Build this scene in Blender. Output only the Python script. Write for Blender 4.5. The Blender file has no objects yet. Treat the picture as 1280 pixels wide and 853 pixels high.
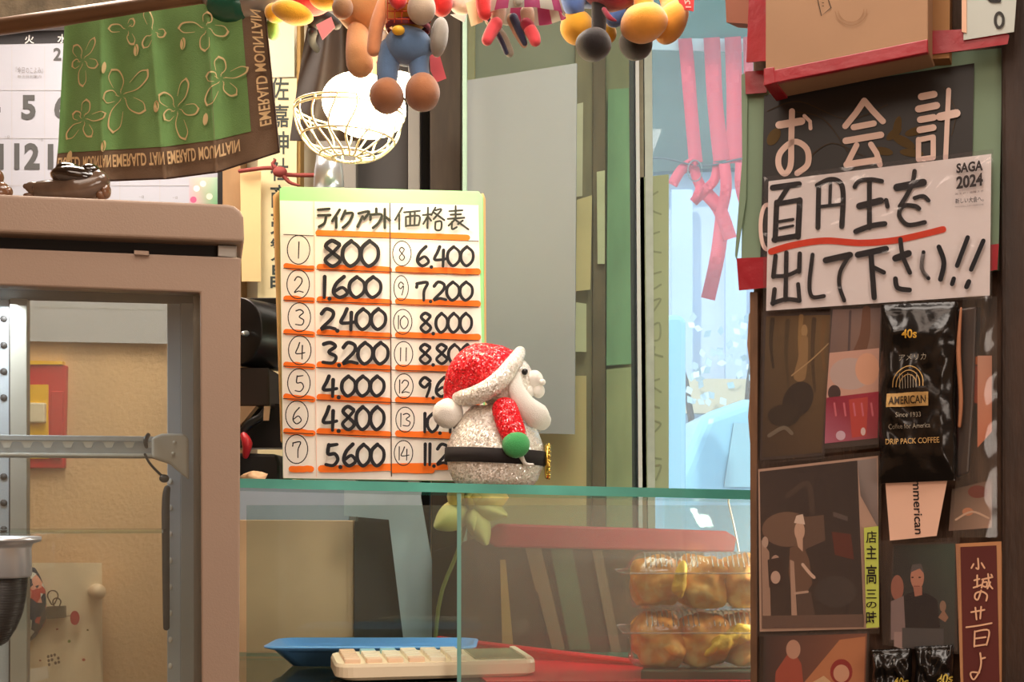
import bpy, bmesh, math, random
from mathutils import Vector, Matrix, noise
random.seed(7)
F = 1600.0; CZ = 1.40; HY = 640.0          # focal length in px (1280 wide frame), eye height, horizon row
sc = bpy.context.scene
# ---------------- camera
cam = bpy.data.objects.new('camera', bpy.data.cameras.new('camera'))
sc.collection.objects.link(cam); sc.camera = cam
cam.location = (0, 0, CZ); cam.rotation_euler = (math.pi/2, 0, 0)
cam.data.sensor_width = 36.0; cam.data.lens = 36.0*F/1280; cam.data.shift_y = (HY-426.5)/1280
cam.data.clip_start = 0.02
# ---------------- world, sun, exposure
w = bpy.data.worlds.new('world'); sc.world = w; w.use_nodes = True
bgn = w.node_tree.nodes['Background']; bgn.inputs[0].default_value = (0.86, 0.91, 1.0, 1); bgn.inputs[1].default_value = 2.0
def light(name, kind, loc, power, col, size=0.3, rot=None, sy=None):
    l = bpy.data.lights.new(name, kind); l.energy = power; l.color = col
    if kind == 'AREA':
        l.size = size
        if sy: l.shape = 'RECTANGLE'; l.size_y = sy
    elif kind == 'POINT': l.shadow_soft_size = size
    elif kind == 'SUN': l.angle = size
    o = bpy.data.objects.new(name, l); sc.collection.objects.link(o); o.location = loc
    if rot: o.rotation_euler = rot
    return o
light('sun', 'SUN', (0, 5, 6), 2.2, (1, .95, .88), .05, (math.radians(52), 0, math.radians(-25)))
light('ceiling_lamp_shop', 'AREA', (-.45, .15, 2.42), 10, (1, .82, .68), .9)
light('added_fill_front', 'AREA', (.1, -1.0, 2.42), 6, (1, .79, .64), .9)  # unseen fill light, added to brighten the dark post
light('added_fill_low', 'AREA', (1.45, -1.2, 1.35), 13, (1, .86, .74), 1.0, (math.radians(90), 0, math.radians(28)), .8)  # low fill light added to reach behind the price list; no opening there
light('added_fill_rear', 'AREA', (-.65, 1.8, 2.42), 8, (1, .84, .70), .4)  # fill light added to brighten the back wall behind the fridge
light('added_fill_over_case', 'AREA', (.12, 1.45, 2.42), 6, (1, .92, .82), .35)  # unseen fill added overhead to brighten what lies inside the case
light('ceiling_lamp_counter', 'AREA', (.15, .9, 2.42), 6, (1, .90, .80), .5)
light('added_fill_in_case', 'AREA', (.44, 1.53, 1.385), 1.2, (1, .90, .74), .05, Vector((-.24, .03, -.13)).to_track_quat('-Z', 'Y').to_euler(), .05)  # fill light added behind the post to brighten the bread; no real fitting
light('added_fill_in_case_rear', 'AREA', (.43, 1.72, 1.38), 1.1, (1, .90, .74), .03, (0, math.radians(68), 0), .16)  # second added fill, for the rear of the case
light('fridge_lamp', 'AREA', (-.62, 1.47, 1.655), .7, (.92, .96, 1), .02, (0, 0, 0), .22)
sc.view_settings.view_transform = 'Standard'; sc.view_settings.look = 'None'
sc.view_settings.gamma = 1; sc.view_settings.use_curve_mapping = False
sc.view_settings.exposure = 0.42
sc.cycles.use_denoising = True
sc.cycles.max_bounces = 10; sc.cycles.transparent_max_bounces = 24
sc.cycles.caustics_reflective = False; sc.cycles.caustics_refractive = False
sc.cycles.sample_clamp_indirect = 6

# ---------------- materials
def s2l(c):
    r = []
    for v in c[:3]:
        v = v/255.0
        r.append(v/12.92 if v <= .04045 else ((v+.055)/1.055)**2.4)
    return (*r, 1)
MATS = {}
def mat(name, col, rough=.6, metal=0, noise_amt=0, scale=20, col2=None, bump=0, bscale=None, stretch=None,
        alpha=1, sheen=0, emit=0, trans=0, coat=0, spec=None):
    if name in MATS: return MATS[name]
    m = bpy.data.materials.new(name); m.use_nodes = True; MATS[name] = m
    nt = m.node_tree; N = nt.nodes; L = nt.links; b = N['Principled BSDF']
    c = s2l(col); b.inputs['Base Color'].default_value = c
    b.inputs['Roughness'].default_value = rough; b.inputs['Metallic'].default_value = metal
    if sheen: b.inputs['Sheen Weight'].default_value = sheen
    if coat: b.inputs['Coat Weight'].default_value = coat
    if trans: b.inputs['Transmission Weight'].default_value = trans
    if spec is not None: b.inputs['Specular IOR Level'].default_value = spec
    if alpha < 1: b.inputs['Alpha'].default_value = alpha
    if emit:
        b.inputs['Emission Color'].default_value = c; b.inputs['Emission Strength'].default_value = emit
    tc = N.new('ShaderNodeTexCoord'); mp = N.new('ShaderNodeMapping'); L.new(tc.outputs['Object'], mp.inputs[0])
    if stretch: mp.inputs['Scale'].default_value = stretch
    nz = N.new('ShaderNodeTexNoise'); nz.inputs['Scale'].default_value = scale; nz.inputs['Detail'].default_value = 6
    L.new(mp.outputs[0], nz.inputs['Vector'])
    if noise_amt or col2:
        rp = N.new('ShaderNodeValToRGB'); L.new(nz.outputs['Fac'], rp.inputs[0])
        c2 = s2l(col2) if col2 else tuple([x*(1-noise_amt) for x in c[:3]])+(1,)
        rp.color_ramp.elements[0].position = .35; rp.color_ramp.elements[1].position = .65
        rp.color_ramp.elements[0].color = c2; rp.color_ramp.elements[1].color = c
        L.new(rp.outputs[0], b.inputs['Base Color'])
    if bump:
        n2 = N.new('ShaderNodeTexNoise'); n2.inputs['Scale'].default_value = bscale or scale*4; n2.inputs['Detail'].default_value = 4
        L.new(mp.outputs[0], n2.inputs['Vector'])
        bp = N.new('ShaderNodeBump'); bp.inputs['Strength'].default_value = bump; bp.inputs['Distance'].default_value = .003
        L.new(n2.outputs['Fac'], bp.inputs['Height']); L.new(bp.outputs[0], b.inputs['Normal'])
    return m
def ink_mat():
    m = bpy.data.materials.new('printed_ink'); m.use_nodes = True
    N = m.node_tree.nodes; b = N['Principled BSDF']; a = N.new('ShaderNodeVertexColor'); a.layer_name = 'Col'
    m.node_tree.links.new(a.outputs['Color'], b.inputs['Base Color']); b.inputs['Roughness'].default_value = .6
    b.inputs['Specular IOR Level'].default_value = .25
    return m
INK = ink_mat()
def glass_mat(name, tint=(255, 255, 255), film=0.0, rough=.02, filmcol=(230, 235, 230), gl=1.0, bump=0):
    """thin clear pane: transparent + fresnel gloss + a milky film that paints in haze"""
    m = bpy.data.materials.new(name); m.use_nodes = True; nt = m.node_tree; N = nt.nodes; L = nt.links
    N.remove(N['Principled BSDF']); out = N['Material Output']
    t = N.new('ShaderNodeBsdfTransparent'); t.inputs[0].default_value = s2l(tint)
    g = N.new('ShaderNodeBsdfGlossy'); g.inputs['Roughness'].default_value = rough
    if bump:
        tcb = N.new('ShaderNodeTexCoord'); nb_ = N.new('ShaderNodeTexNoise'); nb_.inputs['Scale'].default_value = 28; nb_.inputs['Distortion'].default_value = 1.5
        L.new(tcb.outputs['Object'], nb_.inputs['Vector']); bb = N.new('ShaderNodeBump'); bb.inputs['Strength'].default_value = bump; bb.inputs['Distance'].default_value = .01
        L.new(nb_.outputs['Fac'], bb.inputs['Height']); L.new(bb.outputs[0], g.inputs['Normal'])
    fr = N.new('ShaderNodeLayerWeight'); fr.inputs['Blend'].default_value = .5
    pw5 = N.new('ShaderNodeMath'); pw5.operation = 'POWER'; pw5.inputs[1].default_value = 4.5; L.new(fr.outputs['Facing'], pw5.inputs[0])
    mu = N.new('ShaderNodeMath'); mu.operation = 'MULTIPLY_ADD'; mu.inputs[1].default_value = .85*min(gl, 1.0); mu.inputs[2].default_value = .035*gl; L.new(pw5.outputs[0], mu.inputs[0]); mu.use_clamp = True
    mx = N.new('ShaderNodeMixShader'); L.new(mu.outputs[0], mx.inputs[0]); L.new(t.outputs[0], mx.inputs[1]); L.new(g.outputs[0], mx.inputs[2])
    last = mx
    if film:
        d = N.new('ShaderNodeBsdfDiffuse'); d.inputs[0].default_value = s2l(filmcol)
        tr = N.new('ShaderNodeBsdfTranslucent'); tr.inputs[0].default_value = s2l(filmcol)
        dd = N.new('ShaderNodeMixShader'); dd.inputs[0].default_value = .5; L.new(d.outputs[0], dd.inputs[1]); L.new(tr.outputs[0], dd.inputs[2])
        nz = N.new('ShaderNodeTexNoise'); nz.inputs['Scale'].default_value = 6; nz.inputs['Detail'].default_value = 5
        tc = N.new('ShaderNodeTexCoord'); L.new(tc.outputs['Object'], nz.inputs['Vector'])
        mr = N.new('ShaderNodeMapRange'); mr.inputs[1].default_value = .3; mr.inputs[2].default_value = .7
        mr.inputs[3].default_value = film*.75; mr.inputs[4].default_value = film*1.25; L.new(nz.outputs['Fac'], mr.inputs[0])
        m2 = N.new('ShaderNodeMixShader'); L.new(mr.outputs[0], m2.inputs[0]); L.new(mx.outputs[0], m2.inputs[1]); L.new(dd.outputs[0], m2.inputs[2]); last = m2
    L.new(last.outputs[0], out.inputs[0]); MATS[name] = m
    return m
def glitter_mat(name, col, dark):
    m = bpy.data.materials.new(name); m.use_nodes = True; nt = m.node_tree; N = nt.nodes; L = nt.links; b = N['Principled BSDF']
    tc = N.new('ShaderNodeTexCoord'); v = N.new('ShaderNodeTexVoronoi'); v.inputs['Scale'].default_value = 620
    L.new(tc.outputs['Object'], v.inputs['Vector'])
    rp = N.new('ShaderNodeValToRGB'); sp = N.new('ShaderNodeSeparateColor'); L.new(v.outputs['Color'], sp.inputs[0]); L.new(sp.outputs[0], rp.inputs[0])
    rp.color_ramp.elements[0].color = s2l(dark); rp.color_ramp.elements[1].color = s2l(col); rp.color_ramp.elements[0].position = .0; rp.color_ramp.elements[1].position = .4
    L.new(rp.outputs[0], b.inputs['Base Color'])
    ge = N.new('ShaderNodeNewGeometry'); sb_ = N.new('ShaderNodeVectorMath'); sb_.operation = 'SUBTRACT'; sb_.inputs[1].default_value = (.5, .5, .5); L.new(v.outputs['Color'], sb_.inputs[0])
    sc_ = N.new('ShaderNodeVectorMath'); sc_.operation = 'MULTIPLY_ADD'; sc_.inputs[1].default_value = (.95, .95, .95); L.new(sb_.outputs[0], sc_.inputs[0]); L.new(ge.outputs['Normal'], sc_.inputs[2])
    nm_ = N.new('ShaderNodeVectorMath'); nm_.operation = 'NORMALIZE'; L.new(sc_.outputs[0], nm_.inputs[0]); L.new(nm_.outputs[0], b.inputs['Normal'])
    mt = N.new('ShaderNodeMath'); mt.operation = 'GREATER_THAN'; mt.inputs[1].default_value = .8; L.new(sp.outputs[2], mt.inputs[0])
    mm = N.new('ShaderNodeMath'); mm.operation = 'MULTIPLY'; mm.inputs[1].default_value = .15; L.new(mt.outputs[0], mm.inputs[0]); L.new(mm.outputs[0], b.inputs['Metallic'])
    b.inputs['Roughness'].default_value = .2; b.inputs['Specular IOR Level'].default_value = .9; MATS[name] = m
    return m

# ---------------- geometry helpers
def P(px, py, Y): return Vector(((px-640)/F*Y, Y, CZ+(HY-py)/F*Y))
class Plane:
    """upright plane through two plan points given by image column and distance"""
    def __init__(s, x1, Y1, x2, Y2):
        a = P(x1, HY, Y1); b = P(x2, HY, Y2); u = (b-a).normalized()
        s.u = u; s.n = Vector((-u.y, u.x, 0)); s.c = s.n.dot(a-Vector((0, 0, CZ)))
    def at(s, px, py, off=0):
        d = Vector(((px-640)/F, 1, (HY-py)/F)); t = (s.c)/s.n.dot(d)
        return d*t+Vector((0, 0, CZ))-s.n*off
class Tilt(Plane):
    def __init__(s, a, b, c):
        a, b, c = P(*a), P(*b), P(*c); n = (b-a).cross(c-a).normalized()
        if n.y < 0: n = -n
        s.n = n; s.c = n.dot(a-Vector((0, 0, CZ)))
class G:
    """mesh gatherer in world coordinates"""
    def __init__(s): s.v = []; s.f = []; s.mi = []; s.sm = []
    def add(s, vs, fs, mi=0, sm=False):
        o = len(s.v); s.v += [Vector(v) for v in vs]
        for f in fs: s.f.append([i+o for i in f]); s.mi.append(mi); s.sm.append(sm)
        return s
    def box(s, c, d, rz=0, mi=0, tilt=None):
        x, y, z = d[0]/2, d[1]/2, d[2]/2; M = Matrix.Rotation(rz, 3, 'Z')
        if tilt is not None: M = tilt
        vs = [M @ Vector((a*x, b*y, e*z))+Vector(c) for a in (-1, 1) for b in (-1, 1) for e in (-1, 1)]
        return s.add(vs, [(0, 1, 3, 2), (4, 6, 7, 5), (0, 4, 5, 1), (2, 3, 7, 6), (0, 2, 6, 4), (1, 5, 7, 3)], mi)
    def slab(s, pl, poly, t, off=0, mi=0, miside=None):
        """polygon given in image columns/rows on plane pl; front face at off, thickness t going back"""
        a = [pl.at(x, y, off) for x, y in poly]; b = [p+pl.n*t for p in a]; n = len(a)
        s.add(a+b, [list(range(n))], mi); s.f[-1] = s.f[-1][::1]
        o = len(s.v)-2*n
        s.f.append([o+n+i for i in range(n)][::-1]); s.mi.append(mi); s.sm.append(False)
        for i in range(n):
            j = (i+1) % n; s.f.append([o+i, o+n+i, o+n+j, o+j]); s.mi.append(mi if miside is None else miside); s.sm.append(False)
        return s
    def prism(s, pts, z0, z1, mi=0, miside=None):
        n = len(pts); a = [Vector((x, y, z0)) for x, y in pts]; b = [Vector((x, y, z1)) for x, y in pts]
        s.add(a+b, [list(range(n))[::-1], list(range(n, 2*n))], mi)
        o = len(s.v)-2*n
        for i in range(n):
            j = (i+1) % n; s.f.append([o+i, o+j, o+n+j, o+n+i]); s.mi.append(mi if miside is None else miside); s.sm.append(False)
        return s
    def sweep(s, pts, rad, seg=14, mi=0, smooth=4, caps=True, flat=(1, 1), up=None):
        pts = [Vector(p) for p in pts]
        if not hasattr(rad, '__len__'): rad = [rad]*len(pts)
        if smooth and len(pts) > 2:
            np_, nr = [], []
            for i in range(len(pts)-1):
                p0 = pts[max(i-1, 0)]; p1 = pts[i]; p2 = pts[i+1]; p3 = pts[min(i+2, len(pts)-1)]
                for k in range(smooth):
                    t = k/smooth
                    np_.append(.5*((2*p1)+(p2-p0)*t+(2*p0-5*p1+4*p2-p3)*t*t+(3*p1-p0-3*p2+p3)*t**3)); nr.append(rad[i]*(1-t)+rad[i+1]*t)
            np_.append(pts[-1]); nr.append(rad[-1]); pts, rad = np_, nr
        if caps:                                   # rounded ends
            d0 = (pts[0]-pts[1]).normalized(); d1 = (pts[-1]-pts[-2]).normalized(); r0, r1 = rad[0], rad[-1]
            A = [(pts[0]+d0*r0*math.sin(a), r0*math.cos(a)) for a in (1.5, 1.2, .85, .45)]
            B = [(pts[-1]+d1*r1*math.sin(a), r1*math.cos(a)) for a in (.45, .85, 1.2, 1.5)]
            pts = [a[0] for a in A]+pts+[b[0] for b in B]; rad = [a[1] for a in A]+list(rad)+[b[1] for b in B]
        n = len(pts); ref = Vector(up) if up else Vector((0, 1, 0)); vs = []
        for i in range(n):
            t = (pts[min(i+1, n-1)]-pts[max(i-1, 0)]).normalized()
            if abs(t.dot(ref)) > .97: ref = Vector((1, 0, 0)) if abs(t.x) < .9 else Vector((0, 0, 1))
            a = (ref-t*ref.dot(t)).normalized(); b = t.cross(a)
            if not up: ref = a
            for k in range(seg):
                q = 2*math.pi*k/seg; vs.append(pts[i]+(a*math.cos(q)*flat[0]+b*math.sin(q)*flat[1])*rad[i])
        fs = [(i*seg+k, i*seg+(k+1) % seg, (i+1)*seg+(k+1) % seg, (i+1)*seg+k) for i in range(n-1) for k in range(seg)]
        fs += [list(range(seg))[::-1], [(n-1)*seg+k for k in range(seg)]]
        return s.add(vs, fs, mi, True)
    def ball(s, c, r, rot=0, mi=0, seg=20, rings=12, lump=0, freq=30, axis='Y'):
        if not hasattr(r, '__len__'): r = (r, r, r)
        M = Matrix.Rotation(rot, 3, axis); c = Vector(c); vs = []
        for i in range(rings+1):
            th = math.pi*i/rings
            for k in range(seg):
                ph = 2*math.pi*k/seg; d = Vector((math.sin(th)*math.cos(ph), math.sin(th)*math.sin(ph), math.cos(th)))
                q = Vector((d.x*r[0], d.y*r[1], d.z*r[2]))
                if lump: q *= 1+lump*noise.noise((q+c)*freq)
                vs.append(M @ q+c)
        fs = [(i*seg+k, (i+1)*seg+k, (i+1)*seg+(k+1) % seg, i*seg+(k+1) % seg) for i in range(rings) for k in range(seg)]
        return s.add(vs, fs, mi, True)
    def lathe(s, base, prof, seg=32, mi=0, sx=1, sy=1, tilt=None, sm=True):
        base = Vector(base); M = tilt or Matrix.Identity(3); vs = []
        for r, z in prof:
            for k in range(seg):
                q = 2*math.pi*k/seg; vs.append(M @ Vector((r*math.cos(q)*sx, r*math.sin(q)*sy, z))+base)
        n = len(prof)
        fs = [(i*seg+k, i*seg+(k+1) % seg, (i+1)*seg+(k+1) % seg, (i+1)*seg+k) for i in range(n-1) for k in range(seg)]
        return s.add(vs, fs, mi, sm)
    def grid(s, fn, nu, nv, t=0, mi=0, sm=True):
        vs = [fn(i/nu, j/nv) for j in range(nv+1) for i in range(nu+1)]
        fs = [(j*(nu+1)+i, j*(nu+1)+i+1, (j+1)*(nu+1)+i+1, (j+1)*(nu+1)+i) for j in range(nv) for i in range(nu)]
        s.add(vs, fs, mi, sm)
        if t:
            s.add([v+Vector((0, t, 0)) for v in vs], [f[::-1] for f in fs], mi, sm)
        return s
    def build(s, name, mats, parent=None, bevel=0, label=None, seg=2):
        if not isinstance(mats, (list, tuple)): mats = [mats]
        me = bpy.data.meshes.new(name)
        xs = [v.x for v in s.v]; ys = [v.y for v in s.v]; zs = [v.z for v in s.v]
        loc = Vector(((min(xs)+max(xs))/2, (min(ys)+max(ys))/2, min(zs)))
        o = bpy.data.objects.new(name, me)
        if parent:
            base = ORG[parent.name]; o.parent = parent; o.location = loc-base
        else: o.location = loc
        me.from_pydata([v-loc for v in s.v], [], s.f)
        for m in mats: me.materials.append(m)
        me.polygons.foreach_set('material_index', s.mi); me.polygons.foreach_set('use_smooth', s.sm); me.update()
        bm = bmesh.new(); bm.from_mesh(me)
        bmesh.ops.remove_doubles(bm, verts=bm.verts, dist=1e-6); bmesh.ops.recalc_face_normals(bm, faces=bm.faces); bm.to_mesh(me); bm.free()
        sc.collection.objects.link(o); ORG[o.name] = loc
        if bevel:
            b = o.modifiers.new('bevel', 'BEVEL'); b.width = bevel; b.segments = seg; b.limit_method = 'ANGLE'
        if label: o['label'] = label
        return o
ORG = {}
def thing(name, label, cat, loc, group=None):
    o = bpy.data.objects.new(name, None); sc.collection.objects.link(o); o.location = loc; ORG[o.name] = Vector(loc)
    o.empty_display_size = .03
    o['label'] = label; o['category'] = cat
    if group: o['group'] = group
    return o
def tag(o, label, cat, group=None):
    o['label'] = label; o['category'] = cat
    if group: o['group'] = group
    return o
def struct(o): o['kind'] = 'structure'; return o
def copy_tree(o, delta, label=None, parent=None):
    c = o.copy(); sc.collection.objects.link(c); c.parent = parent
    if parent is None: c.location = o.location+Vector(delta); ORG[c.name] = ORG[o.name]+Vector(delta)
    if label: c['label'] = label
    for ch in list(o.children): copy_tree(ch, delta, None, c)
    return c

def catmull(pts, k=5):
    if len(pts) < 3: return [tuple(p) for p in pts]
    out = []
    for i in range(len(pts)-1):
        p0 = pts[max(i-1, 0)]; p1 = pts[i]; p2 = pts[i+1]; p3 = pts[min(i+2, len(pts)-1)]
        for q in range(k):
            t = q/k
            out.append(tuple(.5*(2*b+(c-a)*t+(2*a-5*b+4*c-d)*t*t+(3*b-a-3*c+d)*t**3) for a, b, c, d in zip(p0, p1, p2, p3)))
    out.append(tuple(pts[-1])); return out
_font_cache = {}
def font_shapes(txt, bold=0):
    key = (txt, bold)
    if key in _font_cache: return _font_cache[key]
    cu = bpy.data.curves.new('t', 'FONT'); cu.body = txt; cu.resolution_u = 3; cu.offset = bold; cu.size = 1
    ob = bpy.data.objects.new('t', cu); sc.collection.objects.link(ob)
    bpy.context.view_layer.update()
    me = bpy.data.meshes.new_from_object(ob.evaluated_get(bpy.context.evaluated_depsgraph_get()))
    vs = [(v.co.x, v.co.y) for v in me.vertices]; fs = [list(p.vertices) for p in me.polygons]
    bpy.data.objects.remove(ob); bpy.data.curves.remove(cu); bpy.data.meshes.remove(me)
    _font_cache[key] = (vs, fs); return vs, fs
class Print:
    """flat print lying on a plane, drawn in image columns/rows"""
    def __init__(s, pl, off=.0004, step=.00002, fn=None): s.pl = pl; s.off = off; s.step = step; s.v = []; s.f = []; s.c = []; s.fn = fn or (lambda x, y, o: pl.at(x, y, o))
    def _a(s, pts, faces, col):
        s.off += s.step; o = len(s.v); s.v += [s.fn(x, y, s.off) for x, y in pts]
        cols = col if isinstance(col, list) else [col]*len(pts)
        s.c += [s2l(c) for c in cols]
        for f in faces: s.f.append([i+o for i in f])
    def poly(s, pts, col): s._a(pts, [list(range(len(pts)))], col); return s
    def rect(s, x0, y0, x1, y1, col): return s.poly([(x0, y0), (x1, y0), (x1, y1), (x0, y1)], col)
    def ell(s, cx, cy, rx, ry, col, rot=0, n=20):
        c, q = math.cos(rot), math.sin(rot)
        pts = [(cx+rx*math.cos(a)*c-ry*math.sin(a)*q, cy+rx*math.cos(a)*q+ry*math.sin(a)*c) for a in [2*math.pi*i/n for i in range(n)]]
        s._a(pts, [list(range(n))], col); return s
    def stroke(s, pts, w, col, smooth=True, w1=None):
        p = catmull(pts) if smooth else list(pts); n = len(p); w1 = w if w1 is None else w1; vs = []
        for i, (x, y) in enumerate(p):
            a = p[max(i-1, 0)]; b = p[min(i+1, n-1)]; dx, dy = b[0]-a[0], b[1]-a[1]; l = math.hypot(dx, dy) or 1
            ww = (w+(w1-w)*i/max(n-1, 1))/2; vs += [(x-dy/l*ww, y+dx/l*ww), (x+dy/l*ww, y-dx/l*ww)]
        s._a(vs, [(2*i, 2*i+2, 2*i+3, 2*i+1) for i in range(n-1)], col)
        s.ell(p[0][0], p[0][1], w/2, w/2, col, n=10); s.ell(p[-1][0], p[-1][1], w1/2, w1/2, col, n=10); return s
    def ring(s, cx, cy, rx, ry, w, col):
        n = 24; s.stroke([(cx+rx*math.cos(2*math.pi*i/n-1.5), cy+ry*math.sin(2*math.pi*i/n-1.5)) for i in range(n+1)], w, col, False); return s
    def text(s, txt, quad, col, bold=0):
        """quad: image corners TL, TR, BR, BL the text's bounding box is fitted to"""
        vs, fs = font_shapes(txt, bold)
        if not vs: return s
        x0 = min(v[0] for v in vs); x1 = max(v[0] for v in vs); y0 = min(v[1] for v in vs); y1 = max(v[1] for v in vs); pts = []
        for x, y in vs:
            u = (x-x0)/max(x1-x0, 1e-6); v = (y1-y)/max(y1-y0, 1e-6)
            a = [quad[0][i]*(1-u)+quad[1][i]*u for i in (0, 1)]; b = [quad[3][i]*(1-u)+quad[2][i]*u for i in (0, 1)]
            pts.append((a[0]*(1-v)+b[0]*v, a[1]*(1-v)+b[1]*v))
        s._a(pts, fs, col); return s
    def trect(s, txt, x0, y0, x1, y1, col, bold=0): return s.text(txt, [(x0, y0), (x1, y0), (x1, y1), (x0, y1)], col, bold)
    def build(s, name, parent):
        me = bpy.data.meshes.new(name); base = ORG[parent.name] if parent else Vector()
        me.from_pydata([v-base for v in s.v], [], s.f); me.materials.append(INK)
        at = me.color_attributes.new('Col', 'FLOAT_COLOR', 'POINT')
        at.data.foreach_set('color', [x for c in s.c for x in c])
        o = bpy.data.objects.new(name, me); o.parent = parent; sc.collection.objects.link(o); ORG[o.name] = base
        return o
BLK = (28, 28, 34)
WD = (0, 0)
# digit strokes in a unit box (x right, y down)
DG = {'0': [[(.5, .03), (.12, .3), (.1, .7), (.45, .98), (.88, .72), (.9, .3), (.5, .03)]],
 '1': [[(.5, .02), (.45, .98)]],
 '2': [[(.12, .25), (.4, .03), (.8, .15), (.75, .45), (.1, .95), (.5, .88), (.95, .95)]],
 '3': [[(.15, .1), (.55, .03), (.85, .2), (.45, .45), (.88, .65), (.7, .93), (.1, .9)]],
 '4': [[(.45, .03), (.3, .3), (.08, .65), (.5, .68), (.95, .62)], [(.72, .2), (.68, 1)]],
 '5': [[(.3, .05), (.25, .45), (.7, .45), (.9, .7), (.6, .96), (.1, .92)], [(.3, .08), (.85, .03)]],
 '6': [[(.7, .02), (.25, .35), (.1, .75), (.45, .98), (.88, .78), (.6, .52), (.18, .7)]],
 '7': [[(.1, .3), (.15, .1)], [(.12, .12), (.85, .06), (.62, .5), (.6, .98)]],
 '8': [[(.82, .15), (.45, .02), (.15, .22), (.5, .47), (.88, .75), (.5, .98), (.12, .75), (.5, .47), (.85, .2)]],
 '9': [[(.85, .2), (.45, .03), (.12, .3), (.45, .52), (.82, .3), (.8, .6), (.6, .98)]],
 ',': [[(.3, .98), (.2, 1.12)]]}
def digits(pr, txt, x0, y0, x1, y1, w, col=BLK):
    wid = [.35 if c == '1' else (.3 if c == ',' else 1) for c in txt]; tot = sum(wid); x = x0
    for c, k in zip(txt, wid):
        cw = (x1-x0)*k/tot
        if c == ',':
            pr.ell(x+cw*.4, y1+1, w*.55, w*.55, col, n=10)
        else:
            for st in DG[c]:
                pr.stroke([(x+cw*(-.04+1.08*a), y0+(y1-y0)*b) for a, b in st], w, col, w1=w*.8)
        x += cw

# ================= MATERIALS
M_wall = mat('plaster', (234, 198, 158), .9, noise_amt=.2, scale=5, bump=.5, bscale=120)
M_stone = mat('rough_lintel', (104, 92, 74), .95, noise_amt=.5, scale=25, bump=1, bscale=90)
M_wood = mat('old_wood', (92, 66, 48), .75, noise_amt=.45, scale=12, bump=.6, bscale=40, stretch=(6, 6, 1))
M_darkwood = mat('dark_wood', (58, 38, 26), .6, noise_amt=.5, scale=10, bump=.5, bscale=40, stretch=(6, 6, 1))
M_floor = mat('floor', (90, 80, 70), .8, noise_amt=.3, scale=8)
M_ceil = mat('ceiling', (190, 170, 145), .9, noise_amt=.1)
M_taupe = mat('taupe_enamel', (158, 134, 116), .42, noise_amt=.04, scale=6, bump=.08, bscale=500)
M_greymetal = mat('grey_metal', (150, 148, 145), .45, .2, noise_amt=.08, scale=10)
M_greylight = mat('pale_grey_metal', (178, 172, 162), .45, .1, noise_amt=.1, scale=10)
M_darkgrey = mat('dark_grey', (62, 58, 58), .6)
M_black = mat('black_plastic', (22, 20, 20), .35, noise_amt=.2)
M_blackm = mat('black_matte', (26, 22, 20), .8)
M_chrome = mat('chrome', (225, 232, 238), .28, .75)
M_steel = mat('brushed_steel', (165, 165, 162), .35, .9, noise_amt=.15, scale=30, stretch=(1, 1, 20))
M_paper = mat('paper', (243, 238, 230), .75, noise_amt=.03, scale=8)
M_cream = mat('cream_board', (236, 190, 128), .8, noise_amt=.12, scale=8)
M_pale = mat('pale_panel', (222, 214, 190), .8, noise_amt=.08, scale=6)
M_green = mat('green_board', (120, 142, 116), .7, noise_amt=.08, scale=10)
M_greenpale = mat('pale_green_board', (150, 222, 150), .6, noise_amt=.05)
M_redtape = mat('red_tape', (156, 22, 36), .35, noise_amt=.12, scale=30, bump=.3, bscale=60)
M_edge = mat('glass_edge', (104, 206, 190), .2, noise_amt=.35, scale=9, stretch=(1, 1, 1), coat=.5)
M_glass = glass_mat('clear_glass', (238, 248, 244), .0)
M_hazy = glass_mat('hazy_glass', (246, 249, 248), .11, filmcol=(236, 226, 214))  # pale film paints the haze over the case interior
M_window = glass_mat('window_glass', (238, 247, 246), .16, filmcol=(225, 238, 245))  # pale film paints the washed-out outdoor glare into the glass
M_sleeve = glass_mat('plastic_sleeve', (250, 248, 250), .02, rough=.1, gl=.9, bump=.22)
M_pet = glass_mat('clear_plastic', (250, 250, 250), .05, rough=.06, gl=1.5, bump=.3)

# ================= THE ROOM
def wallbox(name, x0, x1, y0, y1, z0, z1, m, bevel=0):
    return struct(G().box(((x0+x1)/2, (y0+y1)/2, (z0+z1)/2), (x1-x0, y1-y0, z1-z0)).build(name, m, bevel=bevel))
WY = 2.25
wallbox('floor', -2.4, 2.4, -1.7, 2.35, -.05, 0, M_floor)
wallbox('ceiling', -2.4, 2.4, -1.7, 2.35, 2.46, 2.52, M_ceil)
wallbox('wall_left', -2.4, -2.3, -1.7, 2.35, 0, 2.46, M_wall)
wallbox('wall_right', 2.3, 2.4, -1.7, 2.35, 0, 2.46, M_wall)
wallbox('wall_front', -2.3, 2.3, -1.7, -1.6, 0, 2.46, M_wall)
WX0 = (577-640)/F*WY
wallbox('wall_back', -2.3, WX0, WY, WY+.1, 0, 2.46, M_wall)
wallbox('wall_below_window', WX0, 2.3, WY, WY+.1, 0, 1.28, M_wall)
wallbox('wall_above_window', WX0, 2.3, WY, WY+.1, 2.40, 2.46, M_wall)
wallbox('wall_beside_window', .62, 2.3, WY, WY+.1, 1.28, 2.40, M_wall)
# rough lintel at the top left
pw = Plane(0, WY, 640, WY)
struct(G().slab(Plane(0, 2.2, 640, 2.2), [(-200, -120), (300, -120), (300, -5), (272, 10), (-200, 40)], .04).build('trim_1', M_stone, bevel=.004))
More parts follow.
